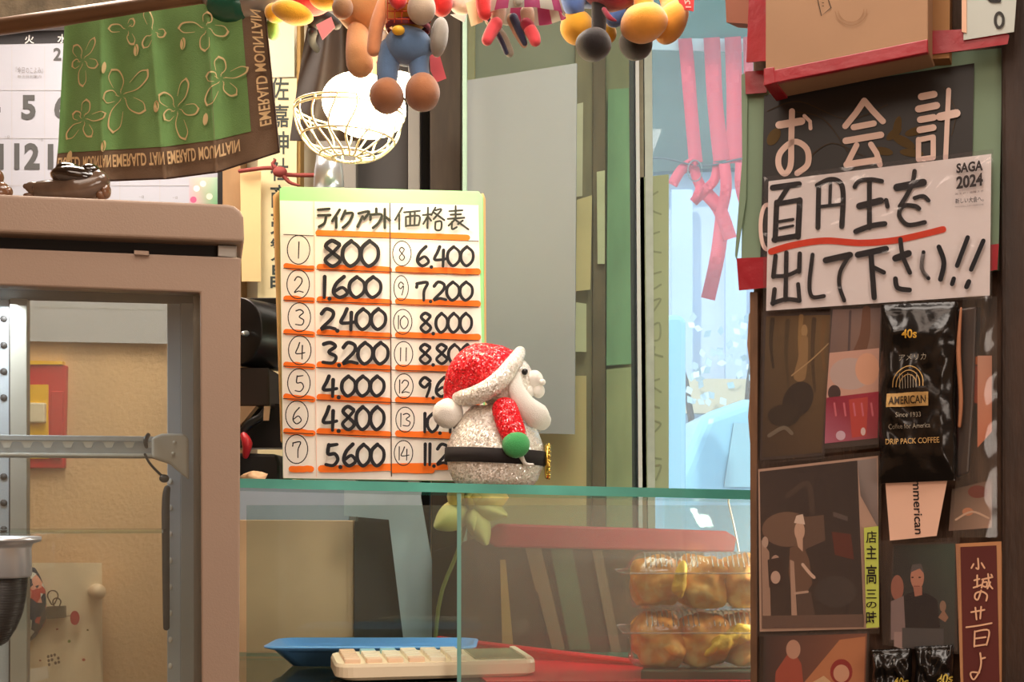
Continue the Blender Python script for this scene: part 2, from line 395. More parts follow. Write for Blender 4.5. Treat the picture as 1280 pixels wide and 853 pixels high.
# window: sashes, pane
win = struct(G().slab(pw, [(783, -140), (789, -140), (795, 722), (789, 722)], .03, .03).build('window_1', mat('seal', (38, 52, 48), .5)))
g = G()
g.slab(pw, [(790, -140), (794, -140), (801, 722), (796, 722)], .05, .04); g.build('window_frame', mat('white_sash', (232, 236, 230), .4), win)
g = G(); g.slab(pw, [(796, -140), (801, -140), (808, 722), (803, 722)], .04, .015); g.build('window_frame', mat('olive_sash', (158, 150, 118), .5, noise_amt=.3, scale=30), win)
g = G(); g.slab(pw, [(802, -140), (812, -140), (818, 722), (809, 722)], .04, .02); g.build('window_frame', mat('pale_sash', (196, 208, 192), .4, noise_amt=.15, scale=30), win)
G().slab(Plane(575, WY+.03, 1100, WY+.03), [(812, -140), (1075, -140), (1075, 724), (815, 724)], .004).build('window_pane', M_window, win)

# posts and panels left of the window (back wall plane), each a trim of its own
def strip(name, poly, m, Y=WY-.02, t=.03, label=None):
    return G().slab(Plane(0, Y, 1280, Y), poly, t).build(name, m, bevel=.0015)
M_g1 = mat('grey_panel', (150, 146, 138), .5, noise_amt=.1, scale=5)
k = 1
for poly, m, Y, t in [
  ([(536, -150), (576, -150), (576, 724), (540, 724)], mat('brown_jamb', (70, 56, 42), .7, noise_amt=.3, scale=10, stretch=(8, 8, 1)), 2.10, .10),
  ([(510, -150), (525, -150), (525, 724), (510, 724)], M_g1, 2.16, .04),
  ([(525, -150), (537, -150), (537, 724), (525, 724)], M_blackm, 2.19, .03),
  ([(444, -150), (510, -150), (510, 724), (444, 724)], mat('dark_doorway', (66, 62, 60), .6, noise_amt=.15, scale=4), 2.21, .03),
  ([(395, -150), (445, -150), (445, 724), (395, 724)], M_g1, 2.18, .05),
  ([(278, -150), (301, -150), (301, 724), (278, 724)], mat('tan_post', (178, 140, 98), .7, noise_amt=.15, scale=10, stretch=(6, 6, 1)), 2.17, .07),
  ([(371, -150), (376, -150), (375, 724), (370, 724)], mat('thin_batten', (176, 140, 78), .7), 2.17, .04),
  ([(301, -150), (395, -150), (395, 724), (301, 724)], M_pale, 2.22, .02)]:
    k += 1; struct(strip('trim_%d' % k, poly, m, Y, t))
# glazed side panel between dark jamb and sash: green-grey boards behind it
M_grgrey = mat('green_grey_panel', (138, 146, 124), .7, noise_amt=.12, scale=5)
M_olive = mat('olive_post', (128, 120, 88), .7, noise_amt=.3, scale=9, stretch=(5, 5, 1))
for poly, m, Y, t in [
  ([(576, -150), (722, -150), (722, 724), (576, 724)], M_grgrey, 2.20, .03),
  ([(578, -60), (584, -60), (584, 722), (578, 722)], mat('pale_green_edge', (190, 212, 196), .3), 1.97, .006),
  ([(584, -60), (594, -60), (594, 722), (584, 722)], mat('yellow_olive', (168, 164, 108), .5, noise_amt=.3, scale=9, stretch=(5, 5, 1)), 2.17, .02),
  ([(720, -150), (742, -150), (740, 724), (718, 724)], M_olive, 2.17, .05),
  ([(742, -150), (757, -150), (757, 724), (740, 724)], mat('brown_post', (98, 84, 58), .7, noise_amt=.4, scale=9, stretch=(5, 5, 1)), 2.15, .08),
  ([(757, -150), (785, -150), (791, 724), (757, 724)], mat('olive_post_b', (142, 150, 112), .7, noise_amt=.2, scale=9, stretch=(5, 5, 1)), 2.19, .04)]:
    k += 1; struct(strip('trim_%d' % k, poly, m, Y, t))

win2 = struct(G().slab(Plane(0, 1.955, 1280, 1.955), [(577, -60), (790, -60), (794, 722), (577, 722)], .004).build('window_2', glass_mat('side_window_glass', (248, 252, 249), .04, filmcol=(214, 220, 214), gl=0)))
# papers pinned along the posts by the window
def sheet(name, poly, m, pl, label, cat, t=.0012, off=0, group=None, bevel=0):
    o = G().slab(pl, poly, t, off).build(name, m, bevel=bevel); return tag(o, label, cat, group)
bp = Plane(0, 2.148, 1280, 2.148)
for q, (poly, lab) in enumerate([
  ([(721, 130), (729, 128), (728, 245), (720, 246)], 'narrow pale slip pinned above the others on the olive post by the window'),
  ([(721, 250), (740, 244), (738, 362), (720, 364)], 'yellowed paper slip on the olive post beside the grey mirror board'),
  ([(720, 378), (733, 380), (733, 440), (719, 440)], 'small pale paper slip on the olive post under the yellowed one')]):
    sheet('paper_slip', poly, mat('slip_paper_%d' % q, [(196, 196, 168), (206, 194, 142), (196, 200, 162)][q], .8, noise_amt=.15, scale=12), bp, lab, 'paper', .002)
sheet('paper_slip', [(746, 215), (756, 213), (756, 330), (747, 330)], mat('slip_paper_4', (192, 198, 160), .8, noise_amt=.15, scale=12), Plane(0, 2.14, 1280, 2.14), 'tall thin paper slip on the brown post between mirror board and green strip', 'paper', .002)
sheet('green_strip', [(760, 112), (786, 110), (789, 455), (758, 457)], mat('mint_strip', (116, 164, 122), .7, noise_amt=.2, scale=8, stretch=(4, 4, 1)), Plane(0, 2.16, 1280, 2.16), 'tall mint green strip fixed to the post left of the window sash', 'board', .006)
sheet('green_strip', [(758, 462), (789, 459), (791, 720), (758, 720)], mat('olive_strip', (150, 164, 118), .7, noise_amt=.2, scale=8, stretch=(4, 4, 1)), Plane(0, 2.16, 1280, 2.16), 'dull olive lower strip under the mint green strip by the sash', 'board', .006)
# grey hanging board (plain) and cream wall panel below it
sheet('hanging_board', [(580, 101), (721, 79), (718, 543), (588, 540)], mat('grey_board', (152, 148, 154), .45, noise_amt=.03, scale=3), Plane(580, 2.0, 720, 1.97), 'large plain grey board hanging behind the price list, slanted top edge', 'board', .006)
struct(G().slab(Plane(0, 2.03, 1280, 2.03), [(588, 470), (733, 470), (733, 730), (588, 730)], .01).build('trim_20', mat('cream_dado', (186, 168, 118), .7, noise_amt=.12, scale=5)))

# ================= OUTDOORS
M_fac = mat('street_facade', (206, 214, 230), .8, noise_amt=.1, scale=2)
wall_o = thing('building', 'pale blue shop building across the street, seen through the window', 'building', (.9, 7.6, 0))
G().box((1.2, 7.9, 3), (7, .4, 6)).build('wall', M_fac, wall_o)
pb = Plane(0, 7.6, 1280, 7.6)
G().slab(pb, [(790, 40), (935, 40), (1100, 40), (1100, 232), (905, 215), (790, 222)], .08, .1).build('shop_opening', mat('dark_opening', (78, 92, 84), .8, noise_amt=.45, scale=3), wall_o)
for x in (838, 905, 972):
    G().slab(pb, [(x, 240), (x+26, 240), (x+26, 480), (x, 480)], .05, .06).build('window_panel', mat('blue_pane', (180, 194, 220), .3, noise_amt=.1, scale=2), wall_o)
G().slab(pb, [(780, 478), (1150, 478), (1150, 520), (780, 520)], .1, .2).build('sill_band', mat('tan_band', (206, 188, 160), .8), wall_o)
wallbox('street_ground', -4, 6, 2.36, 12, -.06, 0, mat('asphalt', (140, 145, 150), .9, noise_amt=.15)).name = 'floor_street'
# shrub in front of facade
g = G(); rr = random.Random(3)
for i in range(70):
    c = P(rr.uniform(860, 960), rr.uniform(395, 520), 7.0+rr.uniform(-.25, .25)); a = rr.uniform(0, 6.28); b_ = rr.uniform(-.8, .8)
    u = Vector((math.cos(a), math.sin(b_), math.sin(a)))*.026; v = Vector((-math.sin(a), .5, math.cos(a)))*.02
    g.add([c-u, c-v, c+u, c+v], [(0, 1, 2, 3)])
sh = thing('street_shrub', 'pale leafy shrub standing in front of the building across the street', 'shrub', (P(910, 520, 7).x, 7, 0))
o = g.build('foliage', mat('far_leaf', (196, 208, 212), .7), sh); o['kind'] = 'stuff'
g = G()
for dx in (-.1, .05, .15): g.sweep([(P(910, 0, 7).x+dx*.3, 7, 0), (P(910, 0, 7).x+dx*2, 7, 1.9), (P(910, 0, 7).x+dx*3, 7, 2.3)], [.03, .02, .01], seg=6)
g.build('stem', M_wood, sh)
# white kiosk post
M_van = mat('white_blue_paint', (146, 194, 220), .3, coat=.3)
G1 = G().slab(Plane(0, 4.6, 1280, 4.6), [(829, 402), (833, 393), (853, 393), (858, 402), (858, 1080), (829, 1080)], .16)
tag(G1.build('street_post', M_van, bevel=.02), 'rounded pale blue post standing on the street beyond the window', 'post')
# van
vx, vy = P(855, 0, 5.2).x, 5.2
van = thing('van', 'light blue van parked in the street beyond the window', 'van', (vx+1.1, vy+.8, 0))
def vp(x, z, y): return Vector((vx+x, vy+y, z))
prof = [(0, .35), (-.12, .9), (-.02, 1.55), (.08, 1.80), (.25, 1.86), (2.9, 1.86), (3.0, 1.7), (3.05, .35)]
g = G(); n = len(prof); a = [vp(x, z, 0) for x, z in prof]; b_ = [vp(x, z, 1.5) for x, z in prof]
g.add(a+b_, [list(range(n)), list(range(n, 2*n))[::-1]]+[(i, n+i, n+(i+1) % n, (i+1) % n) for i in range(n)])
g.build('body', M_van, van, bevel=.05, seg=4)
G().add([vp(.16, 1.50, -.012), vp(.2, 1.76, -.012), vp(1.1, 1.76, -.012), vp(1.1, 1.50, -.012)], [(0, 1, 2, 3)]).add([vp(.16, 1.50, .0), vp(.2, 1.76, .0), vp(1.1, 1.76, .0), vp(1.1, 1.50, .0)], [(3, 2, 1, 0)]).build('side_window', mat('van_window', (150, 186, 200), .15), van)
for wx in (.6, 2.4):
    g = G(); g.lathe((vx+wx, vy-.02, .33), [(0, -.1), (.3, -.1), (.33, -.05), (.33, .1), (0, .1)], 24, tilt=Matrix.Rotation(math.pi/2, 3, 'X')); g.build('wheel', M_black, van)
# awning
aw = thing('awning', 'teal street awning with a white valance, top of the window', 'awning', (P(850, 0, 3.0).x, 3.0, P(0, 60, 3).z))
pa = Plane(0, 3.0, 1280, 3.0)
g = G()
x0, x1 = P(738, 0, 3).x, P(1000, 0, 3).x; zb = P(0, 46, 3).z
g.add([(x0, 3.0, zb), (x1, 3.0, zb), (x1, 2.5, zb+.35), (x0, 2.5, zb+.35), (x0, 3.0, zb-.004), (x1, 3.0, zb-.004), (x1, 2.5, zb+.346), (x0, 2.5, zb+.346)], [(0, 1, 2, 3), (7, 6, 5, 4), (0, 4, 5, 1), (1, 5, 6, 2), (2, 6, 7, 3), (3, 7, 4, 0)])
g.build('canopy', mat('teal_canvas', (96, 160, 152), .8, noise_amt=.15), aw)
G().slab(pa, [(738, 44), (1000, 50), (1000, 66), (738, 60)], .004).build('valance', mat('white_canvas', (225, 240, 245), .7), aw)

# red ribbons hanging outside the glass
M_rib = mat('red_ribbon', (232, 70, 92), .6, noise_amt=.1, scale=30)
rb = thing('ribbon_garland', 'bunch of red ribbons knotted on a cord, hanging at the window', 'ribbons', P(890, 380, 2.99))
pr_ = Plane(0, 2.99, 1280, 2.99)
def ribbon(pts, w, name='ribbon', ph=0):
    pts = catmull(pts, 4); n = len(pts); a = []; b2 = []
    for i, (x, y) in enumerate(pts):
        p0 = pts[max(i-1, 0)]; p1 = pts[min(i+1, n-1)]; dx, dy = p1[0]-p0[0], p1[1]-p0[1]; l = math.hypot(dx, dy)
        off = .006*math.sin(i*.5+ph)+ph*.002
        a.append(pr_.at(x-dy/l*w/2, y+dx/l*w/2, off)); b2.append(pr_.at(x+dy/l*w/2, y-dx/l*w/2, off+.004*math.sin(i*.9+ph)))
    vs = []
    for p, q in zip(a, b2): vs += [p, q]
    bk = [v+Vector((0, .0006, 0)) for v in vs]; N_ = len(vs)
    fs = [(2*i, 2*i+2, 2*i+3, 2*i+1) for i in range(n-1)]
    g = G().add(vs+bk, fs+[tuple(N_+q for q in f[::-1]) for f in fs]+[(2*i, N_+2*i, N_+2*i+2, 2*i+2) for i in range(n-1)]+[(2*i+1, 2*i+3, N_+2*i+3, N_+2*i+1) for i in range(n-1)], sm=True)
    return g.build(name, M_rib, rb)
for i, (pts, wd) in enumerate([
  ([(856, 48), (862, 120), (870, 203)], 17), ([(889, 48), (893, 120), (902, 200)], 20), ([(915, 48), (918, 130), (918, 204)], 20), ([(934, 48), (936, 120), (936, 205)], 12),
  ([(868, 203), (852, 212), (840, 232)], 13), ([(866, 205), (872, 225), (880, 244), (898, 262), (905, 270)], 13),
  ([(897, 204), (893, 225), (880, 240), (866, 254)], 12), ([(882, 240), (898, 262), (912, 300)], 17),
  ([(903, 270), (896, 320), (884, 375)], 18), ([(905, 205), (906, 240), (900, 270)], 14), ([(925, 205), (924, 235), (932, 262)], 14), ([(866, 254), (872, 240), (876, 230)], 9)]):
    ribbon(pts, wd, ph=i*.6)
G().sweep([pr_.at(790+i*17, 205-5*math.sin(i*.9)-2, .004) for i in range(10)], .0022, seg=6).build('cord', mat('cord_grey', (90, 92, 100), .8), rb)
G().sweep([pr_.at(868+9*math.cos(a*.5), 215+13*math.sin(a*.5), .01) for a in range(13)], .0016, seg=6).build('ring', mat('ring_grey', (120, 130, 135), .5), rb)
# strip of green paper stuck to the glass, writing showing through from outside
gs = thing('paper_strip', 'long faded green paper strip taped to the window glass, writing showing through', 'paper', P(815, 612, 2.235))
pg = Plane(0, 2.235, 1280, 2.235)
G().slab(pg, [(799, 222), (836, 218), (836, 612), (799, 612)], .001).build('sheet', mat('strip_green', (176, 190, 150), .8, noise_amt=.06, scale=10), gs)
p_ = Print(pg)
GC = (148, 160, 128)
for st in [[(822, 240), (812, 248), (814, 262), (826, 268)], [(824, 290), (812, 296), (812, 312), (826, 316)], [(808, 345), (826, 340)], [(816, 335), (812, 362), (826, 356)],
  [(808, 380), (826, 374), (812, 396)], [(812, 410), (824, 404), (824, 424), (810, 426)], [(808, 440), (828, 446)], [(818, 434), (814, 462)], [(824, 474), (812, 480), (826, 490)],
  [(810, 505), (824, 510)], [(810, 525), (826, 530), (814, 544)], [(816, 555), (812, 570), (826, 574)], [(812, 585), (826, 582), (820, 600)]]: p_.stroke(st, 2.4, GC)
p_.build('lettering', gs)['kind'] = 'stuff'

# ================= BACK WALL, LEFT: calendar and notices
cal = thing('wall_calendar', 'large white wall calendar with grey numbers, behind the green cloth', 'calendar', P(120, 430, 2.23))
pc = Plane(-20, 2.235, 280, 2.235)
G().slab(pc, [(-120, 38), (276, 22), (276, 262), (212, 262), (212, 430), (-120, 424)], .003).build('sheet', mat('calendar_white', (188, 193, 208), .6, noise_amt=.02), cal)
G().slab(pc, [(273, 20), (279, 20), (279, 262), (273, 262)], .012, .006).build('edge', M_black, cal)
p_ = Print(pc, .0005)
p_.poly([(-120, 43), (275, 33), (275, 50), (-120, 58)], (62, 62, 66)); NC = (92, 94, 96)
for x in (-44, 15, 56, 100, 150, 200, 246): p_.stroke([(x, 58), (x, 255)], .7, (190, 190, 196), False)
for y in (113, 173, 232): p_.stroke([(-120, y), (272, y)], .7, (190, 190, 196), False)
p_.trect('火', 31, 44, 43, 55, (235, 235, 235), .02); p_.trect('水', 72, 43, 84, 54, (235, 235, 235), .02)
p_.trect('2', 67, 60, 77, 76, NC, .03); p_.trect('5', 27, 119, 45, 150, NC, .04); p_.trect('6', 68, 118, 86, 149, NC, .04); p_.trect('4', -18, 119, 1, 150, NC, .04)
p_.trect('12', 18, 179, 50, 212, NC, .04); p_.trect('11', -22, 180, 5, 212, NC, .04); p_.trect('13', 60, 180, 92, 212, NC, .04)
p_.trect('『今日のこよみ』', 20, 84, 54, 92, (150, 150, 155)); p_.trect('暦注日別案内', 22, 94, 52, 98, (160, 160, 165))
for x, y in ((6, 170), (48, 174), (174, 245), (216, 246)): p_.trect('一日', x, y, x+6, y+3, (120, 120, 120))
p_.poly([(237, 222), (272, 222), (272, 258), (237, 254)], [(226, 196, 196), (190, 226, 200), (120, 190, 140), (222, 170, 190)])
for x, y, c in ((246, 236, (240, 240, 236)), (254, 230, (240, 240, 236)), (262, 246, (240, 236, 220)), (242, 250, (220, 100, 140))): p_.ell(x, y, 4, 4, c)
p_.stroke([(40, 383), (211, 387)], .6, (190, 195, 196), False); p_.trect('先負', 90, 364, 96, 367, (130, 130, 130)); p_.trect('仏滅', 168, 366, 176, 369, (130, 130, 130))
p_.build('print', cal)
# notices between calendar and lamp
pn = Plane(0, 2.165, 1280, 2.165)
ofu = thing('shrine_paper', 'long cream shrine paper with brush characters, left of the price list', 'paper', P(346, 360, 2.16))
G().slab(pn, [(322, 100), (371, 98), (370, 640), (322, 640)], .002).build('sheet', mat('shrine_cream', (236, 222, 176), .8, noise_amt=.06), ofu)
p_ = Print(pn, .0005)
for i, ch in enumerate('佐嘉神社商売繁昌'):
    y = 97+i*33.5; p_.trect(ch, 338, y, 361, y+29, (64, 72, 70), .012)
p_.build('lettering', ofu)
sheet('envelope', [(300, 214), (326, 214), (326, 352), (302, 352)], mat('envelope_peach', (238, 206, 150), .8, noise_amt=.05), Plane(0, 2.15, 1280, 2.15), 'peach paper envelope pinned to the wall beside the fridge top', 'envelope', .002)
sheet('notice', [(322, 14), (368, 12), (368, 96), (322, 97)], mat('notice_grey', (214, 212, 186), .8, noise_amt=.06), pn, 'plain pale notice above the shrine paper with brush characters', 'paper', .002)
tw = thing('tied_rope', 'twisted dull red cord tied across the shrine paper', 'cord', P(345, 220, 2.14))
g = G(); g.sweep([P(300, 214, 2.14), P(338, 210, 2.14), P(352, 217, 2.13), P(368, 219, 2.14), P(394, 219, 2.14)], .0035, seg=8); g.build('cord', mat('dull_red', (150, 66, 60), .7), tw)
g = G(); g.ball(P(350, 215, 2.13), (.012, .008, .009)); g.sweep([P(352, 217, 2.13), P(362, 228, 2.13), P(374, 232, 2.13)], [.004, .003, .002], seg=8); g.sweep([P(348, 213, 2.13), P(341, 206, 2.13), P(344, 200, 2.13)], [.004, .003, .002], seg=8); g.build('knot', mat('dull_red', (150, 66, 60)), tw)
# steel spout fixture behind price list
g = G(); g.lathe(P(411, 240, 1.79), [(0, 0), (.022, 0), (.02, .03), (.017, .05), (0, .05)], 24)
tag(g.build('steel_cup', M_chrome), 'small upturned steel cup peeking above the price list', 'cup')
g = G(); b0 = P(411, 240, 1.79); g.box((b0.x, b0.y, (b0.z+1.449)/2), (.05, .05, b0.z-1.449)); tag(g.build('steel_stand', M_steel), 'brushed steel stand under the small steel cup, hidden by price list', 'stand')

# ================= ITEMS ON THE WALL SEEN THROUGH THE FRIDGE
pf = Plane(0, WY, 1280, WY)
rbx = thing('alarm_switch', 'red and yellow framed switch on the wall, seen through the glass fridge', 'switch', P(60, 587, WY))
M_rp = mat('red_plastic', (200, 36, 48), .4)
G().slab(pf, [(20, 456), (86, 458), (83, 586), (20, 586)], .012, .012).build('frame', M_rp, rbx, bevel=.002)
G().slab(pf, [(20, 482), (64, 482), (64, 574), (20, 574)], .004, .015).build('panel', mat('yellow_plastic', (246, 196, 30), .4), rbx)
G().slab(pf, [(34, 505), (62, 505), (62, 530), (34, 530)], .012, .024).build('button', mat('ivory', (236, 228, 210), .4), rbx, bevel=.003)
G().slab(pf, [(68, 490), (83, 490), (80, 575), (66, 575)], .006, .017).build('cover', M_rp, rbx, bevel=.002)
G().slab(pf, [(20, 452), (82, 453), (82, 457), (20, 457)], .014, .016).build('ledge', mat('yellow_plastic', (246, 196, 30)), rbx)
tb = thing('cloth_bag', 'cream cloth bag printed with berries, clipped to the wall behind the fridge', 'bag', P(80, 853, 2.2))
pt_ = Plane(0, 2.21, 1280, 2.21)
def bagf(u, v):
    x = 18+u*(108-0*v)+(3*v); y = 704+v*190
    return pt_.at(x, y, .006*math.sin(u*7+v*2)*v+.004)
G().grid(bagf, 16, 12, .01).build('cloth', mat('cream_cloth', (248, 232, 206), .9, noise_amt=.05, scale=10, bump=.2), tb)
p_ = Print(pt_, .014)
for x, y, rx, ry, c in ((97, 772, 6, 9, (188, 40, 50)), (38, 801, 2.5, 2, (150, 80, 40)), (90, 801, 2, 2, (120, 140, 60)), (108, 824, 2.2, 1.8, (170, 60, 30)), (75, 786, 1.5, 1.2, (150, 60, 40)), (54, 825, 1.6, 1.2, (150, 90, 60)), (113, 787, 1.4, 1.2, (120, 110, 60))): p_.ell(x, y, rx, ry, c)
for i in range(4):
    for j in range(3):
        if (i+j) % 4 != 3: p_.ell(64+i*4+j*.6, 820+j*5-i, 1.7, 2, (104, 92, 84))
p_.stroke([(80, 771), (92, 769)], .8, (110, 80, 60))
p_.build('print', tb)['kind'] = 'stuff'
bc = thing('binder_clip', 'black binder clip holding the cream berry cloth bag', 'clip', P(68, 775, 2.18))
G().slab(Plane(0, 2.19, 1280, 2.19), [(57, 759), (80, 758), (80, 773), (58, 774)], .012).build('body', mat('clip_grey', (92, 84, 74), .5), bc, bevel=.001)
for ox, yy, r in ((66, 745, 6.5), (71, 753, 5)):
    G().sweep([Plane(0, 2.185, 1280, 2.185).at(ox+r*math.sin(a)*(1 if abs(a) < 2.3 else .5), yy-r*math.cos(a)+(0 if abs(a) < 2.3 else 5)) for a in [-3 + .5*i for i in range(13)]], .0012, seg=6).build('wire_handle', mat('clip_wire', (90, 76, 60), .4, .6), bc)
g = G(); g.sweep([P(117, 740, 2.24), P(122, 740, 2.17)], [.012, .014], seg=16); tag(g.build('wall_peg', mat('peg_ivory', (236, 212, 186), .4)), 'rounded ivory peg on the wall at the cloth bag corner', 'peg')
g = G(); g.sweep([P(40, 715, 2.185), P(43, 740, 2.185), P(42, 775, 2.185), P(34, 800, 2.185)], [.008, .018, .020, .007], seg=16)
mt_ = mat('patterned_fabric', (50, 52, 70), .8, scale=60)
nt = mt_.node_tree; v = nt.nodes.new('ShaderNodeTexVoronoi'); v.inputs['Scale'].default_value = 75; rp = nt.nodes.new('ShaderNodeValToRGB')
nt.links.new(nt.nodes['Texture Coordinate'].outputs['Object'], v.inputs['Vector']); sp = nt.nodes.new('ShaderNodeSeparateColor'); nt.links.new(v.outputs['Color'], sp.inputs[0]); nt.links.new(sp.outputs[0], rp.inputs[0])
rp.color_ramp.interpolation = 'CONSTANT'; rp.color_ramp.elements[0].color = s2l((44, 46, 66)); rp.color_ramp.elements[1].position = .8; rp.color_ramp.elements[1].color = s2l((196, 70, 60))
e = rp.color_ramp.elements.new(.5); e.color = s2l((228, 160, 140)); e = rp.color_ramp.elements.new(.65); e.color = s2l((214, 214, 210)); nt.links.new(rp.outputs[0], nt.nodes['Principled BSDF'].inputs['Base Color'])
tag(g.build('fabric_pouch', mt_), 'dark pouch patterned in pink and white hanging at the fridge upright', 'pouch')
sheet('price_tag', [(32, 838), (59, 833), (61, 848), (32, 856)], M_paper, Plane(0, 2.17, 1280, 2.17), 'small blank white card at the bottom of the berry cloth bag', 'card')

# ================= COUNTER
cx0 = -1.05
ct = thing('counter', 'wooden counter carrying the fridge and the glass case', 'counter', (-.2, 1.6, 0))
G().box((-.33, 1.62, .44), (1.44, .62, .88)).build('body', M_darkwood, ct)
G().box((-.33, 1.62, .90), (1.48, .66, .04)).build('worktop', M_wood, ct, bevel=.003)

# ================= FRIDGE
FP = Plane(0, 1.30, 300, 1.355); FN = FP.n
fr = thing('display_fridge', 'taupe glass-door display fridge on the counter, two glossy figurines on top', 'fridge', FP.at(60, 640)-Vector((0, 0, 1.4-.922))+FN*.17)
# top cap, rounded corner
cap = [(-130, 240), (285, 258.5), (293, 260.5), (300, 266), (304, 274), (305, 300), (304, 306), (-130, 289)]
G().slab(FP, cap, .33, .012).build('top_cap', M_taupe, fr, bevel=.0035, seg=3)
G().slab(FP, [(-130, 286), (290, 300), (290, 326), (-130, 312)], .29, -.012).build('gap_gasket', M_blackm, fr)
G().slab(FP, [(272, 305), (296, 306), (296, 322), (272, 320)], .02, -.004).build('hinge', M_steel, fr, bevel=.001)
G().slab(FP, [(168, 314), (186, 315), (186, 320), (168, 319)], .012, .004).build('latch', M_taupe, fr)
d = thing('x', '', '', (0, 0, 0)); bpy.data.objects.remove(d)
def fpart(name, poly, t, off, m, bev=.0015): return G().slab(FP, poly, t, off).build(name, m, fr, bevel=bev)
door = fpart('door_frame', [(-130, 305), (301, 322), (299, 905), (252, 900), (250, 366), (-130, 352)], .022, 0, M_taupe, .002)
def dsub(name, g, m, bev=0): return g.build(name, m, door, bevel=bev)
dsub('gasket', G().slab(FP, [(241, 366), (252, 366), (252, 900), (242, 900)], .02, -.022), mat('seal_grey', (112, 98, 88), .6))
dsub('pane', G().slab(FP, [(-130, 350), (250, 364), (252, 900), (-130, 900)], .003, -.010), glass_mat('fridge_glass', (244, 248, 246), .03))
# right hand body post behind the door, back frame
BP = Plane(0, 1.30, 300, 1.355); BP.c += .30
def bpart(name, poly, t, off, m, bev=.001): return G().slab(BP, poly, t, off).build(name, m, fr, bevel=bev)
M_bf = mat('back_frame_grey', (182, 188, 196), .5, noise_amt=.04)
bpart('back_upright', [(209, 330), (226, 330), (226, 905), (209, 905)], .03, 0, M_bf)
bpart('back_upright', [(226, 330), (292, 330), (292, 905), (226, 905)], .03, .006, mat('back_frame_dark', (160, 160, 160), .5))
bpart('back_upright', [(14, 330), (35, 330), (35, 905), (14, 905)], .03, .01, M_greylight)
bpart('back_upright', [(-60, 330), (12, 330), (12, 905), (-60, 905)], .02, -.005, M_bf)
bpart('seal_strip', [(11, 330), (15, 330), (15, 905), (11, 905)], .01, .0, M_darkgrey, 0)
bpart('back_rail', [(-100, 330), (292, 332), (292, 362), (-100, 358)], .03, .0, M_bf)
bpart('back_rail', [(-100, 860), (292, 860), (292, 905), (-100, 905)], .03, .0, M_bf)
bpart('back_pane', [(-100, 330), (292, 330), (292, 905), (-100, 905)], .003, -.032, glass_mat('fridge_back_glass', (246, 246, 240), .05, filmcol=(240, 220, 190)), 0)
# side wall and base of the fridge
a = FP.at(297, 640); b_ = BP.at(291, 640)
g = G(); sd = (FP.u*.006); z0, z1 = .93, 1.715
q = [Vector((p.x, p.y, 0)) for p in (a+FN*.024-sd*.6, a+FN*.024, b_, b_-sd)]
g.prism([(p.x, p.y) for p in q], z0, z1-.055); g.build('side_panel', M_taupe, fr)
c0 = FP.at(-125, 640); c1 = FP.at(298, 640)
q = [c0, c1, c1+FN*.32, c0+FN*.32]; g = G(); g.prism([(p.x, p.y) for p in q], .922, 1.0); g.build('base', M_taupe, fr, bevel=.003)
# shelf pilasters: perforated strip with round holes (dark discs recessed), light dots right
g = G()
for i in range(12):
    c = BP.at(4, 398+i*33, -.0045) if i*33+398 < 905 else None
    if c is None: continue
    if 510 < 398+i*33 < 560: continue
    g.sweep([c+BP.n*.002, c-BP.n*.0012], .0042, seg=14, caps=False)
g.build('slot_hole', M_darkgrey, fr)['kind'] = 'stuff'
g = G()
for y in range(602, 880, 33): g.ball(BP.at(213, y, .0002), (.0026, .0012, .0038))
g.build('slot_rim', mat('white_slot', (225, 222, 215), .4), fr)['kind'] = 'stuff'
# notched shelf rail
SP = Plane(0, 1.30, 300, 1.355); SP.c += .20
sr = G().slab(SP, [(-100, 543), (192, 546), (192, 553), (-100, 550)], .004, .006).slab(SP, [(-100, 548), (192, 552), (196, 573), (-100, 571)], .02, 0).build('shelf_rail', mat('rail_grey', (172, 176, 180), .4, .1), fr, bevel=.001)
g = G()
for i in range(11):
    x = -84+i*25.5; g.slab(SP, [(x, 552.5), (x+9, 552.7), (x+13, 560), (x+20, 560), (x+23, 553), (x+25.5, 553), (x+25.5, 549), (x, 549)], .002, .004)
g.build('notched_lip', mat('rail_light', (205, 203, 198), .4, .1), sr)
G().slab(SP, [(-100, 566), (190, 568), (190, 572), (-100, 570)], .012, .01).build('front_edge', mat('rail_light', (172, 168, 160)), sr, bevel=.001)
G().slab(SP, [(190, 548), (202, 543), (230, 543), (236, 549), (236, 600), (226, 592), (212, 580), (190, 573)], .04, .012).build('shelf_bracket', mat('bracket_plastic', (205, 200, 192), .35), fr, bevel=.003)
for c_ in ((219, 554), (217, 568), (183, 570)):
    G().ball(SP.at(*c_, .016), .0022).build('screw', mat('screw_light', (220, 215, 205), .3), fr)
g = G(); g.sweep([SP.at(182, 569, .018), SP.at(188, 580, .02), SP.at(198, 591, .02), SP.at(206, 598, .02)], .0016, seg=8); g.ball(SP.at(206, 599, .02), (.006, .004, .005)); g.build('cable_tie', M_black, fr)
g = G(); g.sweep([SP.at(186, 545, .016), SP.at(183, 552, .02), SP.at(184, 560, .02)], [.0025, .003, .002], seg=8); g.build('cable_tie', M_black, fr)
g = G(); g.sweep([SP.at(207, 610, -.06), SP.at(205, 640, -.06), SP.at(206, 790, -.06)], [.004, .005, .004], seg=10); g.build('hose', M_darkgrey, fr)
# lower glass shelf
g = G(); p1, p2 = SP.at(-90, 662, 0), SP.at(206, 665, 0); q = [p1-FN*.10, p2-FN*.10, p2+FN*.06, p1+FN*.06]
g.prism([(p.x, p.y) for p in q], p1.z-.004, p1.z, 0, 0); g.build('glass_shelf', M_glass, fr)

